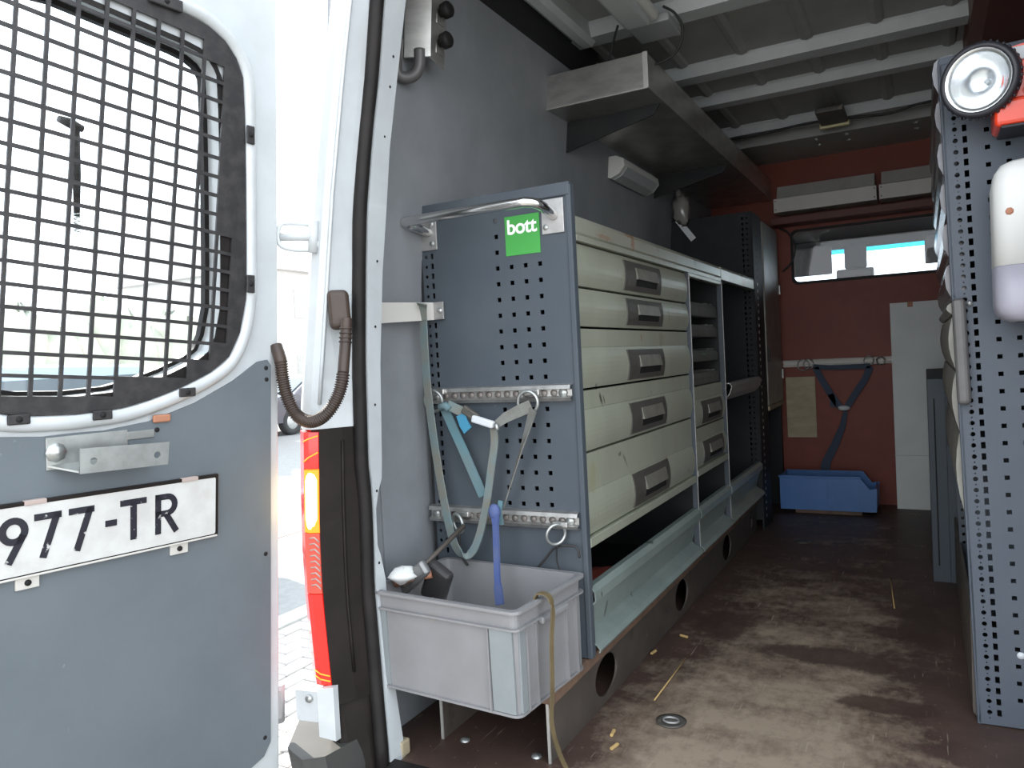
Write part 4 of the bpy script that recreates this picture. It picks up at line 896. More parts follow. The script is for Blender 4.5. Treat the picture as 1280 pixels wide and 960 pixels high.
# yellow strap over the right rim
yp = [at(678, 742, 'y', 1.375), at(688, 743, 'y', 1.375)]
ys = [(-.725, 1.372, .355), (-.715, 1.374, .388), (-.698, 1.374, .392), (-.684, 1.372, .385), (-.678, 1.370, .360), (-.682, 1.366, .30), (-.684, 1.362, .20), (-.688, 1.360, .13), (-.684, 1.380, .06), (-.672, 1.400, .004)]
tag(B().ribbon(smooth_path(ys, 5), [(0, 1, 0)] * 20 + [(.3, 1, 0)] * 26, [.016] * 18 + [.010] * 28).build('yellow_strap', M['yellow'], base=(-.684, 1.37, .20)), 'thin dull yellow strap hanging over the right rim of the crate to the floor', 'strap')

# ================================================================== STRAPS on the end panel (they hang in planes in front of it)
YS = 1.560
def S(pts, y=YS): return [at(u, v, 'y', y + (dy[0] if dy else 0)) for u, v, *dy in pts]
lg = thing('long_strap', 'long faded teal and grey ratchet strap hanging in a loop from the wall stay', 'strap', tuple(at(560, 560, 'y', YS)))
lp = smooth_path(S([(528, 384, -.005), (529, 400), (533, 470), (541, 540), (552, 610), (562, 660), (570, 684), (580, 694), (590, 690), (599, 670), (608, 630), (614, 585), (618, 555), (617, 536)]), 6)
B().ribbon(lp, [(1, -.25, 0)] * len(lp), [.026] * 40 + [.022] * (len(lp) - 40)).build('webbing', M['teal'], lg)
B().ribbon([at(527, 379, 'y', 1.53), at(528, 384, 'y', 1.552), at(529, 400, 'y', 1.557)], (1, -.25, 0), .026).build('stay_loop', M['teal'], lg)
B().box(-.030, .030, -.008, .006, -.009, .009, .004, 2, Matrix.Translation(at(604, 527, 'y', YS - .01)) @ Matrix.Rotation(math.radians(16), 4, 'Y')).build('buckle', M['label'], lg, 'pale grey cam buckle')
B().box(-.024, .024, -.006, .006, -.011, .011, .004, 2, Matrix.Translation(at(588, 517, 'y', YS - .006)) @ Matrix.Rotation(math.radians(32), 4, 'Y')).build('buckle_lever', M['handle'], lg)
B().tube([at(620, 530, 'y', YS - .008), at(622, 538, 'y', YS - .008)], .005, 8).build('buckle_pin', M['galv'], lg)
B().ribbon(S([(560, 506), (574, 513), (584, 516)]), (.2, 0, 1), .024).build('buckle_tail', M['teal'], lg)
ts = thing('teal_strap', 'clean teal strap with cyan label running down from the left ring of the upper rail', 'strap', tuple(at(580, 560, 'y', YS)))
B().ribbon(S([(553, 505, .01), (558, 516, .012), (580, 565, .015), (604, 620, .02)]), (1, 0, .4), .025).build('webbing', M['teal2'], ts)
B().ribbon(S([(576, 518, -.006), (580, 530, -.008), (585, 538, -.010)]), (1, 0, .3), .026).build('strap_label', M['bluelabel'], ts, 'cyan paper label')
B().tube(S([(550, 509, -.002), (557, 507, -.002), (562, 512, .0)]), .010, 8).build('ring_wrap', M['teal2'], ts)
gs = thing('grey_strap', 'grey strap from the buckle through the right ring of the upper rail', 'strap', tuple(at(650, 540, 'y', YS)))
B().ribbon(S([(616, 534), (632, 522), (650, 513, .005), (664, 507, .012)]), (.3, 0, 1), [.016, .024, .028, .028]).build('upper_webbing', M['greyweb'], gs)
B().ribbon(S([(666, 512, .005), (661, 530, .008), (652, 560, .01), (640, 600, .012), (630, 633, .012)]), [(1, -.4, .2), (1, -.6, .2), (.9, -1, .1), (.7, -1.2, 0), (.6, -1.2, 0)], [.026, .024, .02, .016, .014]).build('lower_webbing', M['greyweb'], gs)
bs_ = thing('blue_strap', 'blue strap end tied to the lower rail and hanging into the crate', 'strap', tuple(at(620, 690, 'y', 1.535)))
bp_ = [at(617, 634, 'y', 1.545), at(619, 645, 'y', 1.535), at(620, 668, 'y', 1.53), at(621, 700, 'y', 1.52), at(622, 728, 'y', 1.50), at(625, 756, 'y', 1.485)]
B().ribbon(smooth_path(bp_, 4), (1, -.2, 0), [.020] * 6 + [.016] * 7 + [.015] * 4 + [.022] * 4, .003).build('webbing', M['blueweb'], bs_)
B().ball(at(618, 640, 'y', 1.54), .016, .012, .020, 10, 6).build('knot', M['blueweb'], bs_)
B().ribbon([at(626, 626, 'y', 1.55), at(624, 640, 'y', 1.55), at(627, 656, 'y', 1.55)], (1, 0, .2), .012).build('loose_end', M['teal2'], bs_)

# ================================================================== OVERHEAD SHELF and things on the left wall
os_ = thing('overhead_shelf', 'long stainless steel trough shelf bracketed under the roof on the left', 'shelf', (-.91, 3.4, 1.69))
B().sheet([(-1.093, 1.795), (-1.093, 1.69), (-.722, 1.69), (-.722, 1.797), (-.732, 1.797)], 'y', 2.30, 4.46, .003).build('trough', M['steel'], os_)
B().box(-1.093, -.720, 2.295, 2.301, 1.688, 1.797, .001).build('end_plate', M['steel'], os_)
B().box(-.735, -.7185, 2.2935, 2.302, 1.687, 1.799, .001).box(-1.093, -.735, 2.2935, 2.30, 1.687, 1.692, .001).build('end_seam', M['cut'], os_, 'bright bare edge of the end plate')
for y in (2.46, 3.44):
    B().prism([(-1.105, 1.583), (-1.085, 1.585), (-.76, 1.655), (-.735, 1.688), (-1.093, 1.688)], 'y', y, y + .006).build('gusset', M['carcass'], os_)
wl = thing('wall_lamp', 'cream wedge-shaped lamp on the left wall under the overhead shelf', 'lamp', (-1.09, 3.02, 1.60))
def wlp(x): return x
B().prism([(-1.098, 1.582), (-1.065, 1.570), (-1.03, 1.585), (-1.006, 1.612), (-1.010, 1.640), (-1.04, 1.655), (-1.092, 1.655)], 'y', 2.86, 3.30).build('lamp_body', M['lampw'], wl)
B().prism([(-1.062, 1.5675), (-1.028, 1.5825), (-1.0035, 1.611), (-1.010, 1.613), (-1.032, 1.588), (-1.064, 1.572)], 'y', 2.89, 3.27).build('lamp_cover', M['lampg'], wl)
bgz = thing('plastic_bag', 'crumpled clear plastic bag hanging above the tall locker', 'bag', (-1.02, 3.70, 1.62))
rb = random.Random(9)
B().ball((-1.02, 3.70, 1.57), .045, .03, .075, 10, 8, .25, rb).build('bag_body', M['bag'], bgz)
B().tube([(-1.03, 3.70, 1.63), (-1.04, 3.70, 1.69)], [.02, .008], 8).build('bag_neck', M['bag'], bgz)
tag(B().hexa([at(844, 277, 'y', 3.70), at(850, 273, 'y', 3.70), at(870, 297, 'y', 3.72), at(864, 302, 'y', 3.72), at(844, 277, 'y', 3.705), at(850, 273, 'y', 3.705), at(870, 297, 'y', 3.725), at(864, 302, 'y', 3.725)]).build('paper_strip', M['label'], base=at(857, 287, 'y', 3.71)), 'pale slanted strip stuck to the rear of the tall locker', 'strip')
tag(B().box(-.98, -.90, 3.70, 3.73, 1.207, 1.30, .004).build('bracket_plate', M['carcass'], base=(-.94, 3.71, 1.207)), 'small dark plate standing on the cover before the tall locker', 'plate')

# ceiling lamps
cl = thing('roof_lamp', 'cream tube lamp on the roof above the overhead shelf end', 'lamp', (-.74, 2.2, 1.93))
B().box(-.80, -.685, 1.62, 2.335, 1.895, 1.935, .018, 4).build('lamp_base', M['lampw'], cl)
B().box(-.785, -.70, 1.66, 2.30, 1.872, 1.90, .014, 4).build('lamp_diffuser', M['lampg'], cl)
B().box(-.80, -.665, 2.36, 2.50, 1.905, 1.932, .004).build('lamp_bracket', M['lampg'], cl)
B().tube(smooth_path([(-.81, 2.30, 1.90), (-.84, 2.33, 1.86), (-.855, 2.35, 1.82), (-.82, 2.37, 1.795), (-.74, 2.38, 1.785), (-.66, 2.38, 1.80), (-.625, 2.37, 1.86), (-.64, 2.35, 1.91), (-.67, 2.32, 1.93)], 6), .004, 8).build('lamp_cable', M['cable'], cl)
sl = thing('sensor_lamp', 'small roof lamp with yellowed rim near the bulkhead', 'lamp', (-.33, 3.9, 1.93))
B().box(-.40, -.28, 3.70, 3.93, 1.905, 1.932, .008, 3).build('lamp_body', M['handle'], sl)
B().box(-.405, -.275, 3.93, 3.955, 1.895, 1.932, .005).build('lamp_rim', M['lampyel'], sl)
tag(B().tube(smooth_path([(-.95, 3.90, 1.925), (-.70, 3.905, 1.915), (-.45, 3.90, 1.925), (-.27, 3.90, 1.915), (-.1, 3.905, 1.905), (.02, 3.90, 1.922), (.3, 3.90, 1.925)], 5), .006, 8).build('roof_cable', M['cable'], base=(-.3, 3.9, 1.92)), 'black cable clipped along the last roof rib', 'cable')

# ================================================================== BULKHEAD things
for i, (x0, x1, lb) in enumerate(((-.69, -.189, 'off-white long wall box left of the dark gap above the bulkhead window'), (-.177, .12, 'off-white shorter wall box right of the dark gap above the bulkhead window'))):
    wb = thing('wall_box', lb, 'box', ((x0 + x1) / 2, 4.4, 1.60), 'wall boxes above the bulkhead window')
    B().prism([(4.50, 1.60), (4.32, 1.595), (4.32, 1.668), (4.36, 1.675), (4.50, 1.675)], 'x', x0, x1).build('front_board', M['boxw'], wb)
    B().prism([(4.50, 1.677), (4.36, 1.677), (4.40, 1.745), (4.50, 1.75)], 'x', x0 + .01, x1 - .01).build('top_board', M['boxg'], wb)
    for sx in (x0 + .01, x1 - .01):
        for z in (1.61, 1.655): B().ball((sx, 4.319, z), .003, .002, .003, 6, 4).build('screw', M['dark'], wb)
tag(B().box(-.72, .14, 4.36, 4.49, 1.535, 1.575, .004).build('shade_board', M['redceil'], base=(-.3, 4.49, 1.535)), 'added dark red-brown ledge under the wall boxes above the bulkhead window', 'shading')  # dark board added in place of the shade below the boxes
tag(B().tube(smooth_path([(-.69, 4.47, 1.53), (-.64, 4.47, 1.50), (-.61, 4.47, 1.42), (-.63, 4.47, 1.34), (-.68, 4.47, 1.29)], 6), .005, 8).build('black_hose', M['cable'], base=(-.64, 4.47, 1.40)), 'thin black hose curving beside the left end of the bulkhead window', 'hose')
brl = thing('bulkhead_rail', 'pale lashing rail with rings across the red bulkhead', 'rail', (-.42, 4.48, .775))
B().sheet([(4.50, .795), (4.488, .793), (4.486, .785), (4.494, .783), (4.494, .768), (4.486, .766), (4.488, .757), (4.50, .755)], 'x', -.70, -.13, .002).build('rail_bar', M['boxw'], brl)
def bring(x, z, r):
    B().tube([(x + r * math.cos(2 * PI * k / 20), 4.474 + .006 * math.sin(k), z + r * math.sin(2 * PI * k / 20)) for k in range(20)], .0035, 6, closed=True).build('ring', M['galv'], brl)
bring(-.592, .765, .030); bring(-.565, .770, .026); bring(-.262, .775, .024); bring(-.205, .772, .020)
nv = thing('navy_strap', 'dark navy Y-shaped strap hanging from the rail on the red bulkhead', 'strap', (-.42, 4.46, .55))
def T5(pts): return [at(900 + a / 4.365, 440 + b / 4.365, 'y', 4.46) for a, b in pts]
B().ribbon(T5([(510, 80), (600, 85), (700, 82), (820, 75)]), (0, 0, 1), .026).build('top_webbing', M['navy'], nv)
B().ribbon(T5([(520, 85), (560, 160), (610, 240), (655, 300)]), (1, 0, .5), .034).build('left_webbing', M['navy'], nv)
B().ribbon(T5([(820, 80), (790, 150), (740, 225), (690, 305)]), (1, 0, -.5), .034).build('right_webbing', M['navy'], nv)
B().ribbon(T5([(605, 230), (618, 270), (618, 300)]), (1, 0, 0), .03).build('loose_tail', M['navy'], nv)
B().ribbon(T5([(685, 320), (670, 400), (630, 500), (580, 600), (570, 660)]), (1, .2, 0), [.02, .03, .04, .045, .05]).build('lower_webbing', M['navy'], nv)
B().ball(at(900 + 675 / 4.365, 440 + 305 / 4.365, 'y', 4.45), .032, .014, .014, 10, 6).move(I4).build('buckle', M['label'], nv, 'white buckle')
tag(B().box(-.69, -.535, 4.482, 4.494, .362, .700, .002).build('plywood_panel', M['ply'], base=(-.61, 4.488, .362)), 'worn tan plywood sheet fixed to the left of the bulkhead', 'panel')
wbd = thing('white_board', 'tall white board leaning on the right of the red bulkhead', 'board', (-.0, 4.40, 0))
B().hexa([(-.148, 4.40, 0), (.10, 4.40, 0), (.10, 4.42, 0), (-.148, 4.42, 0), (-.152, 4.455, 1.07), (.10, 4.455, 1.07), (.10, 4.475, 1.07), (-.152, 4.475, 1.07)]).build('sheet', M['board'], wbd)
B().box(-.152, .10, 4.414, 4.418, .276, .279).build('joint_line', M['boxg'], wbd)
B().box(-.07, -.045, 4.448, 4.454, 1.045, 1.072, .003).build('chipped_edge', M['rust'], wbd)
# blue bin, notched at its right (pick) end
bb_ = thing('blue_bin', 'blue plastic storage bin with notched pick end on the floor against the bulkhead', 'bin', (-.46, 4.28, .012))
prf = [(-.690, .022), (-.690, .195), (-.305, .195), (-.262, .135), (-.228, .142), (-.232, .030), (-.245, .022)]
B().prism(prf, 'y', 4.16, 4.166).build('side_wall', M['bluebin'], bb_)
B().prism(prf, 'y', 4.384, 4.39).build('side_wall', M['bluebin'], bb_)
B().box(-.690, -.684, 4.166, 4.384, .022, .195).build('end_wall', M['bluebin'], bb_)
B().box(-.240, -.233, 4.166, 4.384, .022, .138).build('pick_end', M['bluebin'], bb_)
B().box(-.684, -.240, 4.166, 4.384, .022, .028).build('bin_floor', M['bluebin'], bb_)
B().box(-.695, -.300, 4.153, 4.168, .188, .200, .003).build('rim', M['bluebin'], bb_)
for x in (-.60, -.46, -.32): B().box(x, x + .004, 4.157, 4.161, .03, .188).build('wall_rib', M['bluebin'], bb_)
tag(B().box(-.62, -.30, 4.18, 4.36, .0, .022, .003).build('batten', M['edgewood'], base=(-.46, 4.27, 0)), 'thin brown wooden batten under the blue bin', 'batten')

# ================================================================== RIGHT RACK
rc = thing('right_cabinet', 'anthracite perforated cabinet along the right side of the aisle', 'cabinet', (.083, 1.968, 0), rot=(0, math.radians(-1.35), 0))
RX, RY = .083, 1.968
hl = []
for r in range(59):
    z = 1.455 - .025 * r
    if z < .03: break
    hl.append(circ(RX + .0215, z, .0052, 10)); hl.append(circ(RX + .0215, z - .0125, .0018, 6)); hl.append(sq(RX + .040, z, .0088, .0145))
for k in range(7):
    for r in range(37):
        hl.append(sq(RX + .081 + .038 * k, 1.432 - .038 * r, .0098))
plate('end_panel', rrect(RX, RX + .34, .002, 1.487, .006), hl, .004, axes((0, RY, 0), (1, 0, 0), (0, 0, 1)), M['panelR'], rc, 'blue-grey perforated end panel')
B().box(RX - .001, RX + .34, RY - .004, RY + .02, 1.474, 1.492, .003).build('panel_cap', M['panelR'], rc)
B().box(RX - .003, RX + .006, RY - .002, RY + .035, 0, 1.487, .002).build('corner_post', M['panelR'], rc)
B().box(RX + .33, RX + .34, RY, 3.05, 0, 1.48).build('back_panel', M['carcass'], rc)
B().box(RX + .01, RX + .33, RY + .01, 3.05, 1.465, 1.478).build('top_sheet', M['carcass'], rc)
B().box(RX + .01, RX + .33, 3.04, 3.05, 0, 1.478).build('far_panel', M['carcass'], rc)
for i, z in enumerate(np.arange(.955, 1.42, .092)):
    pr = [(RX + .004, z + .004), (RX - .004, z + .010), (RX - .012, z + .030), (RX - .014, z + .055), (RX - .009, z + .078), (RX + .003, z + .088), (RX + .03, z + .088), (RX + .03, z + .004)]
    for y0, y1 in ((RY + .03, 2.36), (2.365, 2.69), (2.695, 3.02)):
        B().prism(pr, 'y', y0, y1).build('tilt_bin', M['silverfront'], rc)
for z0, z1 in ((.925, .953), (.80, .922), (.66, .797), (.475, .657)):
    zz = np.linspace(z0, z1 - .003, 6)
    B().prism([(RX + .002 - .016 * math.sin(PI * (.1 + .8 * (z - z0) / (z1 - z0))), z) for z in zz] + [(RX + .02, z1 - .003), (RX + .02, z0)], 'y', RY + .03, 3.02).build('drawer', M['cream'], rc)
B().prism([(RX - .004, .245), (RX - .010, .02), (RX + .004, .002), (RX + .012, .02), (RX + .004, .245)], 'y', RY + .012, 3.05).build('kick_plate', M['riser'], rc, 'worn grey kick plate')
hl = []
for r in range(16):
    for k in range(2): hl.append(circ(RX + .012 + .018 * k, .62 - .025 * r, .005, 8))
plate('inner_divider', [(RX, .02), (RX + .32, .02), (RX + .32, .90), (RX, .90)], hl, .003, axes((0, 2.68, 0), (1, 0, 0), (0, 0, 1)), M['panel'], rc)
gp = B().box(RX - .005, RX + .022, RY - .028, RY - .004, .722, .958, .010, 3).build('latch_handle', M['grip'], rc, 'long grey latch handle')
B().lathe([(.007, 0), (.006, .004), (.0001, .005)], (RX + .030, RY - .003, .945), (0, -1, 0), 10).build('screw', M['galv'], gp)
B().lathe([(.008, 0), (.006, .003), (.0001, .004)], (RX + .087, RY - .002, .165), (0, -1, 0), 12).build('screw', M['label'], rc)
# second, lower unit further in
r2_ = thing('low_grey_unit', 'low dark grey unit sticking into the aisle beyond the right cabinet', 'cabinet', (.25, 3.6, 0))
B().box(.004, .06, 3.09, 3.10, 0, .73, .002).build('end_panel', M['panel'], r2_)
B().box(.022, .026, 3.086, 3.092, .06, .66, .001).build('panel_groove', M['dark'], r2_)
B().box(.004, .40, 3.10, 4.20, .70, .73, .002).build('top_sheet', M['panel'], r2_)
B().box(.004, .012, 3.10, 4.20, 0, .70).build('front_sheet', M['panel'], r2_)
B().box(.06, .40, 3.09, 3.10, 0, .73).build('rear_sheet', M['panel'], r2_)
# hand lamp
C_ = at(1222, 100, 'y', 1.845); ld = (Vector((0, 0, .87)) - C_); ld = Vector((-.42, -1, -.12)).normalized()
K = lambda p: [(a * 1.13, b_ * 1.13) for a, b_ in p]
hlmp = thing('hand_lamp', 'red hand lamp with black-rimmed round lens hung on the right perforated panel', 'lamp', tuple(C_))
B().lathe(K([(.050, .0), (.061, .002), (.0655, .008), (.0655, .026), (.061, .031), (.055, .030), (.054, .022), (.050, .0)]), C_ - ld * .034, ld, 40).build('lamp_rim', M['torchrim'], hlmp)
kb = B(); a_ = ld.orthogonal().normalized(); b__ = ld.cross(a_)
for k in range(36):
    q = C_ - ld * .015 + (a_ * math.cos(k * PI / 18) + b__ * math.sin(k * PI / 18)) * .074; kb.ball(q, .0035, .0035, .0045, 6, 4)
kb.build('rim_knurls', M['torchrim'], hlmp)
B().lathe(K([(.055, .030), (.049, .029), (.048, .024), (.055, .022)]), C_ - ld * .034, ld, 40).build('silver_ring', M['silver'], hlmp)
B().lathe(K([(.048, .024), (.040, .006), (.028, -.008), (.014, -.015), (.0001, -.017)]), C_ - ld * .034, ld, 40).build('reflector', M['reflector'], hlmp)
B().lathe(K([(.0001, -.016), (.004, -.014), (.004, -.010), (.0001, -.008)]), C_ - ld * .034, ld, 16).build('bulb', M['lampg'], hlmp)
B().lathe(K([(.0485, .024), (.030, .028), (.0001, .030)]), C_ - ld * .034, ld, 40).build('front_glass', M['glass'], hlmp)
B().lathe(K([(.050, 0), (.040, -.03), (.030, -.06), (.0001, -.06)]), C_ - ld * .034, ld, 30).build('lamp_cone', M['torchrim'], hlmp)
B().box(.140, .285, 1.855, 1.955, 1.295, 1.352, .010, 3).build('battery_body', M['redtorch'], hlmp, 'orange-red body')
B().prism([(.150, 1.352), (.165, 1.44), (.175, 1.455), (.285, 1.47), (.285, 1.352)], 'y', 1.87, 1.945).build('upper_body', M['redtorch'], hlmp)
B().box(.172, .20, 1.864, 1.871, 1.425, 1.452, .002).build('switch_label', M['label'], hlmp)
B().box(.150, .285, 1.852, 1.957, 1.290, 1.297, .003).build('base_band', M['torchrim'], hlmp)
B().tube(smooth_path([(.20, 1.855, 1.37), (.215, 1.835, 1.36), (.222, 1.835, 1.33), (.212, 1.845, 1.30)], 5), .010, 8).build('switch', M['torchrim'], hlmp)
tag(B().tube(smooth_path([(.235, 1.84, 1.34), (.21, 1.835, 1.31), (.203, 1.835, 1.27), (.208, 1.838, 1.235), (.222, 1.84, 1.2)], 5), .010, 10).build('black_cable', M['cable'], base=(.21, 1.84, 1.27)), 'thick black cable hanging from the red lamp beside the white canister', 'cable')
# white canister hung on the panel
cn = thing('canister', 'white plastic canister with lavender lower part hung on the right perforated panel', 'canister', (.23, 1.9, .915))
def jar(z0, z1, top, bot):
    rings = []
    def ringz(z, k): return [(x, y, z) for x, y in [(.232 + (a - .232) * k, 1.885 + (b_ - 1.885) * k) for a, b_ in rrect(.131, .333, 1.82, 1.95, .035, 6)]]
    zz = []
    if bot: zz += [(z0, .72), (z0 + .006, .86), (z0 + .018, .96), (z0 + .032, 1.)]
    else: zz += [(z0, 1.)]
    if top: zz += [(z1 - .05, 1.), (z1 - .022, .95), (z1 - .006, .84), (z1, .70)]
    else: zz += [(z1, 1.)]
    r = [ringz(z, k) for z, k in zz]; bb = B().loft(r, True, True); n = len(r[0]); bb.add(r[0], [tuple(range(n))]); bb.add(r[-1], [tuple(range(n))]); return bb
jar(1.012, 1.222, True, False).build('upper_shell', M['jar'], cn)
jar(.898, 1.0115, False, True).build('lower_shell', M['jar2'], cn)
B().box(.19, .27, 1.86, 1.92, .882, .900, .004).build('outlet', M['boxw'], cn)
B().box(.194, .197, 1.816, 1.823, .93, 1.215).build('mould_seam', M['jar2'], cn)
B().lathe([(.0001, .0), (.007, 0), (.008, -.002)], (.158, 1.8195, 1.118), (0, -1, 0), 7).build('brown_spot', M['rust'], cn)

# floor fittings and litter
lr = thing('floor_ring', 'recessed oval lashing ring cup in the floor near the plinth', 'ring', (-.55, 1.715, 0))
B().lathe([(.034, .001), (.036, .003), (.026, .003), (.022, .0008), (.0001, .0008)], (-.552, 1.715, 0), seg=24).build('cup', M['handle'], lr)
B().tube([(-.552 + .018 * math.cos(k * PI / 8), 1.715 + .014 * math.sin(k * PI / 8), .004) for k in range(16)], .003, 6, closed=True).build('ring', M['zinc'], lr)
tag(B().lathe([(.028, .001), (.028, .003), (.020, .003), (.0001, .002)], (-.17, 1.60, 0), seg=20).build('floor_plug', M['handle'], base=(-.17, 1.60, 0)), 'grey round floor plug near the rear edge of the aisle', 'plug')
tag(B().lathe([(.035, .001), (.035, .003), (.0001, .003)], (-.50, 3.55, 0), seg=20).build('floor_plug', M['handle'], base=(-.50, 3.55, 0)), 'grey round floor plug far in, near the bulkhead', 'plug')
rs = random.Random(11)
for i, (u, v, lb) in enumerate(((768, 933, 'pale wood chip nearest the plinth end on the floor'), (766, 916, 'pale wood chip just beyond the first one by the plinth'), (855, 795, 'upright pale splinter below the second plinth hole'), (817, 815, 'small pale chip beside the plinth between its holes'))):
    p = at(u, v, 'z', .004); a = rs.uniform(0, 3)
    tag(B().box(-.014, .014, -.0035, .0035, -.003, .003, .001, 1, Matrix.Translation(p) @ Matrix.Rotation(a, 4, 'Z')).build('wood_chip', M['bark'], base=p), lb, 'wood chip', 'wood chips on the van floor')
for (u0, v0, u1, v1, lb) in ((1113, 722, 1118, 760, 'long pale straw on the floor in the middle of the aisle'), (818, 875, 857, 823, 'long pale straw on the floor beside the plinth')):
    tag(B().tube([at(u0, v0, 'z', .003), at(u1, v1, 'z', .003)], .002, 5).build('straw', M['bark'], base=at(u0, v0, 'z', .003)), lb, 'straw')
tag(B().box(-1.07, -1.045, 1.325, 1.355, 0, .035, .004).build('wood_block', M['ply'], base=(-1.06, 1.34, 0)), 'small pale wood block on the floor against the left jamb', 'block')

# ================================================================== OUTSIDE
G = -.65
struct('ground', B().box(-3.42, 6, -8, 30, G - .3, G - .012), M['sand'], 'sandy bed of the paved parking strip beside the van')
kb = struct('trim_13', B().box(-3.58, -3.42, -8, 30, G - .3, G + .01), M['kerb'], 'concrete kerb between parking strip and road')
struct('road_1', B().box(-5.35, -3.58, -8, 40, G - .3, G - .02), M['asphalt'], 'grey asphalt road strip beyond the parking strip')
struct('road_2', B().box(-7.5, -5.35, -8, 40, G - .3, G - .015), M['pink'], 'pinkish cycle path beyond the road strip')
struct('road_3', B().box(-60, -7.5, -20, 80, G - .3, G - .02), M['asphalt'], 'grey street beyond the cycle path')
# brick paving, laid in stretcher bond across the strip, near the gap beside the van
bm0 = None; pave = thing('pavement', 'brick paving of the parking strip beside the open door', None, (-2.5, 2.4, G - .012), kind='structure')
bl, bw, gap = .210, .103, .007
nb = 0
rows = []
for j in range(40):
    for i in range(40):
        x = -1.60 - j * (bw + gap); y = .9 + i * (bl + gap) + (j % 2) * (bl + gap) / 2
        if x < -3.40: continue
        # keep the bricks along the line of sight through the gap and a margin around it
        t = y + x
        if -.95 < t < .95 and nb < 300:
            nb += 1
            if bm0 is None:
                ob = B().box(-bw / 2, bw / 2, -bl / 2, bl / 2, 0, .05, .005, 1).build('brick', M['brick'], pave, local=True); bm0 = ob.data
            else:
                ob = bpy.data.objects.new('brick', bm0); COL.objects.link(ob); ob.parent = pave
            ob.location = (x + 2.5, y - 2.4, -.040 + random.uniform(-.002, .002)); ob.rotation_euler = (random.uniform(-.012, .012), random.uniform(-.012, .012), random.uniform(-.012, .012))
tag(B().ball((-2.33, 2.20, G + .005), .06, .04, .012, 8, 5, .3, random.Random(2)).build('fallen_leaf', M['cloth'], base=(-2.33, 2.2, G)), 'pale crumpled leaf on the brick paving in the door gap', 'leaf')

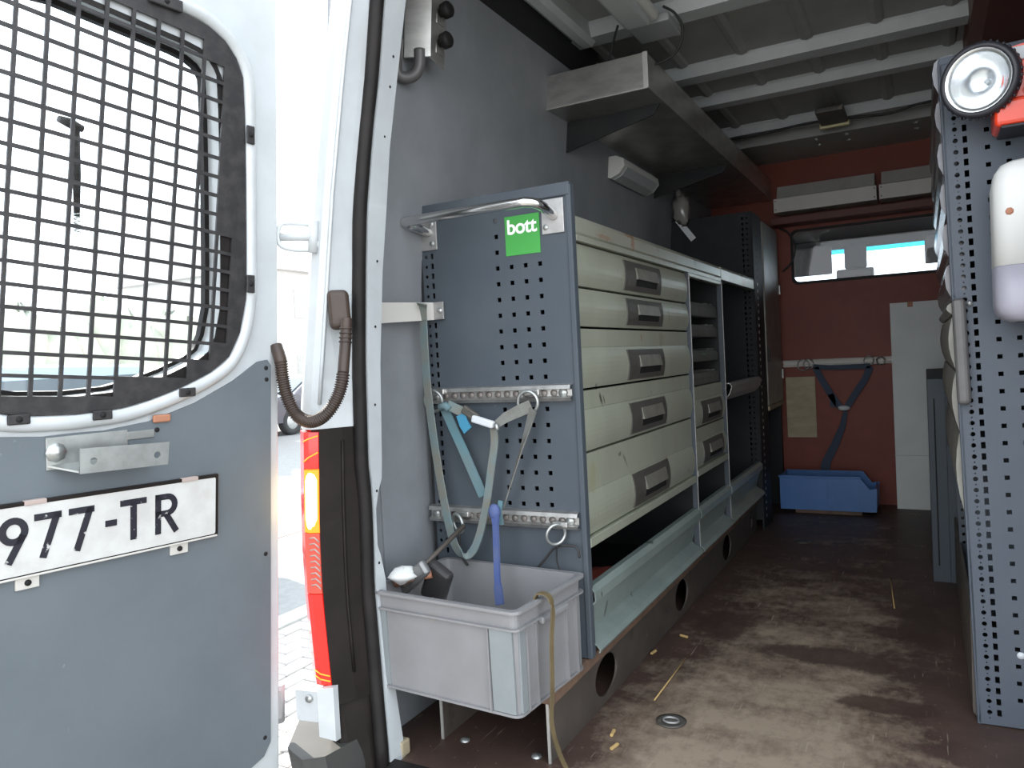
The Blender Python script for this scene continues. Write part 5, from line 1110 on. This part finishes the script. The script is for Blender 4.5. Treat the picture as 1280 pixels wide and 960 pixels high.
def make_car(name, label, paint, loc, L_, H_, W_, rotz):
    c = thing(name, label, 'car', loc, rot=(0, 0, rotz))
    h = H_
    prof = [(-L_ / 2, .32), (-L_ / 2 + .02, .75), (-L_ / 2 + .12, .95), (-L_ / 2 + .95, 1.02), (-L_ / 2 + 1.6, h - .10), (-L_ / 2 + 2.1, h), (L_ / 2 - .9, h - .03), (L_ / 2 - .25, 1.10), (L_ / 2 - .06, 1.0), (L_ / 2, .6), (L_ / 2 - .03, .32)]
    rings = []
    for yy, k in ((-W_ / 2, 0), (-W_ / 2 + .05, 1), (W_ / 2 - .05, 1), (W_ / 2, 0)):
        rings.append([(a, yy if b_ < 1.05 else yy * (1 - .16 * (b_ - 1.0) / (h - 1.0)), b_ - (0 if k else .02 * (b_ > .9))) for a, b_ in prof])
    bb = B().loft(rings, True); n = len(prof); bb.add(rings[0], [tuple(range(n))]); bb.add(rings[-1], [tuple(range(n))])
    bb.build('body', paint, c, local=True)
    for s_ in (-1, 1):
        yw = s_ * (W_ / 2 - .055)
        B().hexa([(-L_ / 2 + 1.15, yw, 1.04), (L_ / 2 - .50, yw, 1.06), (L_ / 2 - .95, yw * .92, h - .10), (-L_ / 2 + 1.72, yw * .92, h - .12), (-L_ / 2 + 1.15, yw + s_ * .06, 1.04), (L_ / 2 - .50, yw + s_ * .06, 1.06), (L_ / 2 - .95, yw * .92 + s_ * .03, h - .10), (-L_ / 2 + 1.72, yw * .92 + s_ * .03, h - .12)]).build('side_window', M['carglass'], c, local=True)
        for xx in (-L_ / 2 + .80, L_ / 2 - .75):
            wh = B().lathe([(.0001, -.10), (.31, -.10), (.33, -.07), (.33, .07), (.31, .10), (.20, .10), (.19, .08), (.0001, .08)], (xx, s_ * (W_ / 2 - .09), .33), (0, s_, 0), 24).build('wheel', M['tyre'], c, local=True)
            B().lathe([(.19, .09), (.16, .10), (.0001, .095)], (xx, s_ * (W_ / 2 - .09), .33), (0, s_, 0), 16).build('hub_cap', M['galv'], wh, local=True)
    B().hexa([(-L_ / 2 + .98, -W_ / 2 + .16, 1.035), (-L_ / 2 + .98, W_ / 2 - .16, 1.035), (-L_ / 2 + 1.58, W_ / 2 - .22, h - .115), (-L_ / 2 + 1.58, -W_ / 2 + .22, h - .115), (-L_ / 2 + .95, -W_ / 2 + .16, 1.05), (-L_ / 2 + .95, W_ / 2 - .16, 1.05), (-L_ / 2 + 1.55, W_ / 2 - .22, h - .10), (-L_ / 2 + 1.55, -W_ / 2 + .22, h - .10)]).build('windscreen', M['carglass'], c, local=True)
    return c
make_car('car', 'silver-blue car parked outside, seen low through the caged door window', M['carsilver'], (-5.6, 2.2, G - .015), 4.3, 1.68, 1.75, PI / 2)
make_car('car', 'dark grey car across the street in the gap beside the tail lamp', M['cardark'], (-14.6, 15.2, G - .02), 4.3, 1.48, 1.72, PI / 2)
hd = B(); rb = random.Random(4)
for i in range(30):
    hd.ball((-12.5 + rb.uniform(-.3, .3), -1.5 + i * .42, G + 1.3 + rb.uniform(-.2, .25)), .6, .5, 1.35 + rb.uniform(-.15, .15), 12, 9, .12, rb)
tag(hd.build('hedge', M['hedge'], base=(-12.5, 4, G - .02)), 'green garden hedge beyond the parked car, seen through the caged window', 'hedge')
hs = thing('house', 'pale rendered house with red-brown roof across the street', 'house', (-24, 33, G))
B().box(-30, -22, 21, 45, G, G + 5.6).build('wall', M['house'], hs)
B().prism([(-30.5, G + 5.5), (-21.5, G + 5.5), (-26, G + 8.6)], 'y', 20.6, 45.4).build('roof', M['rooft'], hs)
for y in np.arange(22.5, 44, 3.2):
    for z in (G + 1.0, G + 3.6):
        wf = B().box(-22.05, -21.96, y, y + 1.3, z, z + 1.3).build('window', M['boxw'], hs)
        B().box(-21.97, -21.94, y + .08, y + 1.22, z + .08, z + 1.22).build('pane', M['boxg'], wf)
h2 = thing('garden_wall', 'pale brick garden wall behind the hedge', 'wall', (-13.6, 4, G))
B().box(-13.7, -13.5, -6, 13, G, G + 2.4).build('wall_body', M['housebrick'], h2)
B().box(-13.75, -13.45, -6, 13, G + 2.4, G + 2.5).build('coping', M['kerb'], h2)
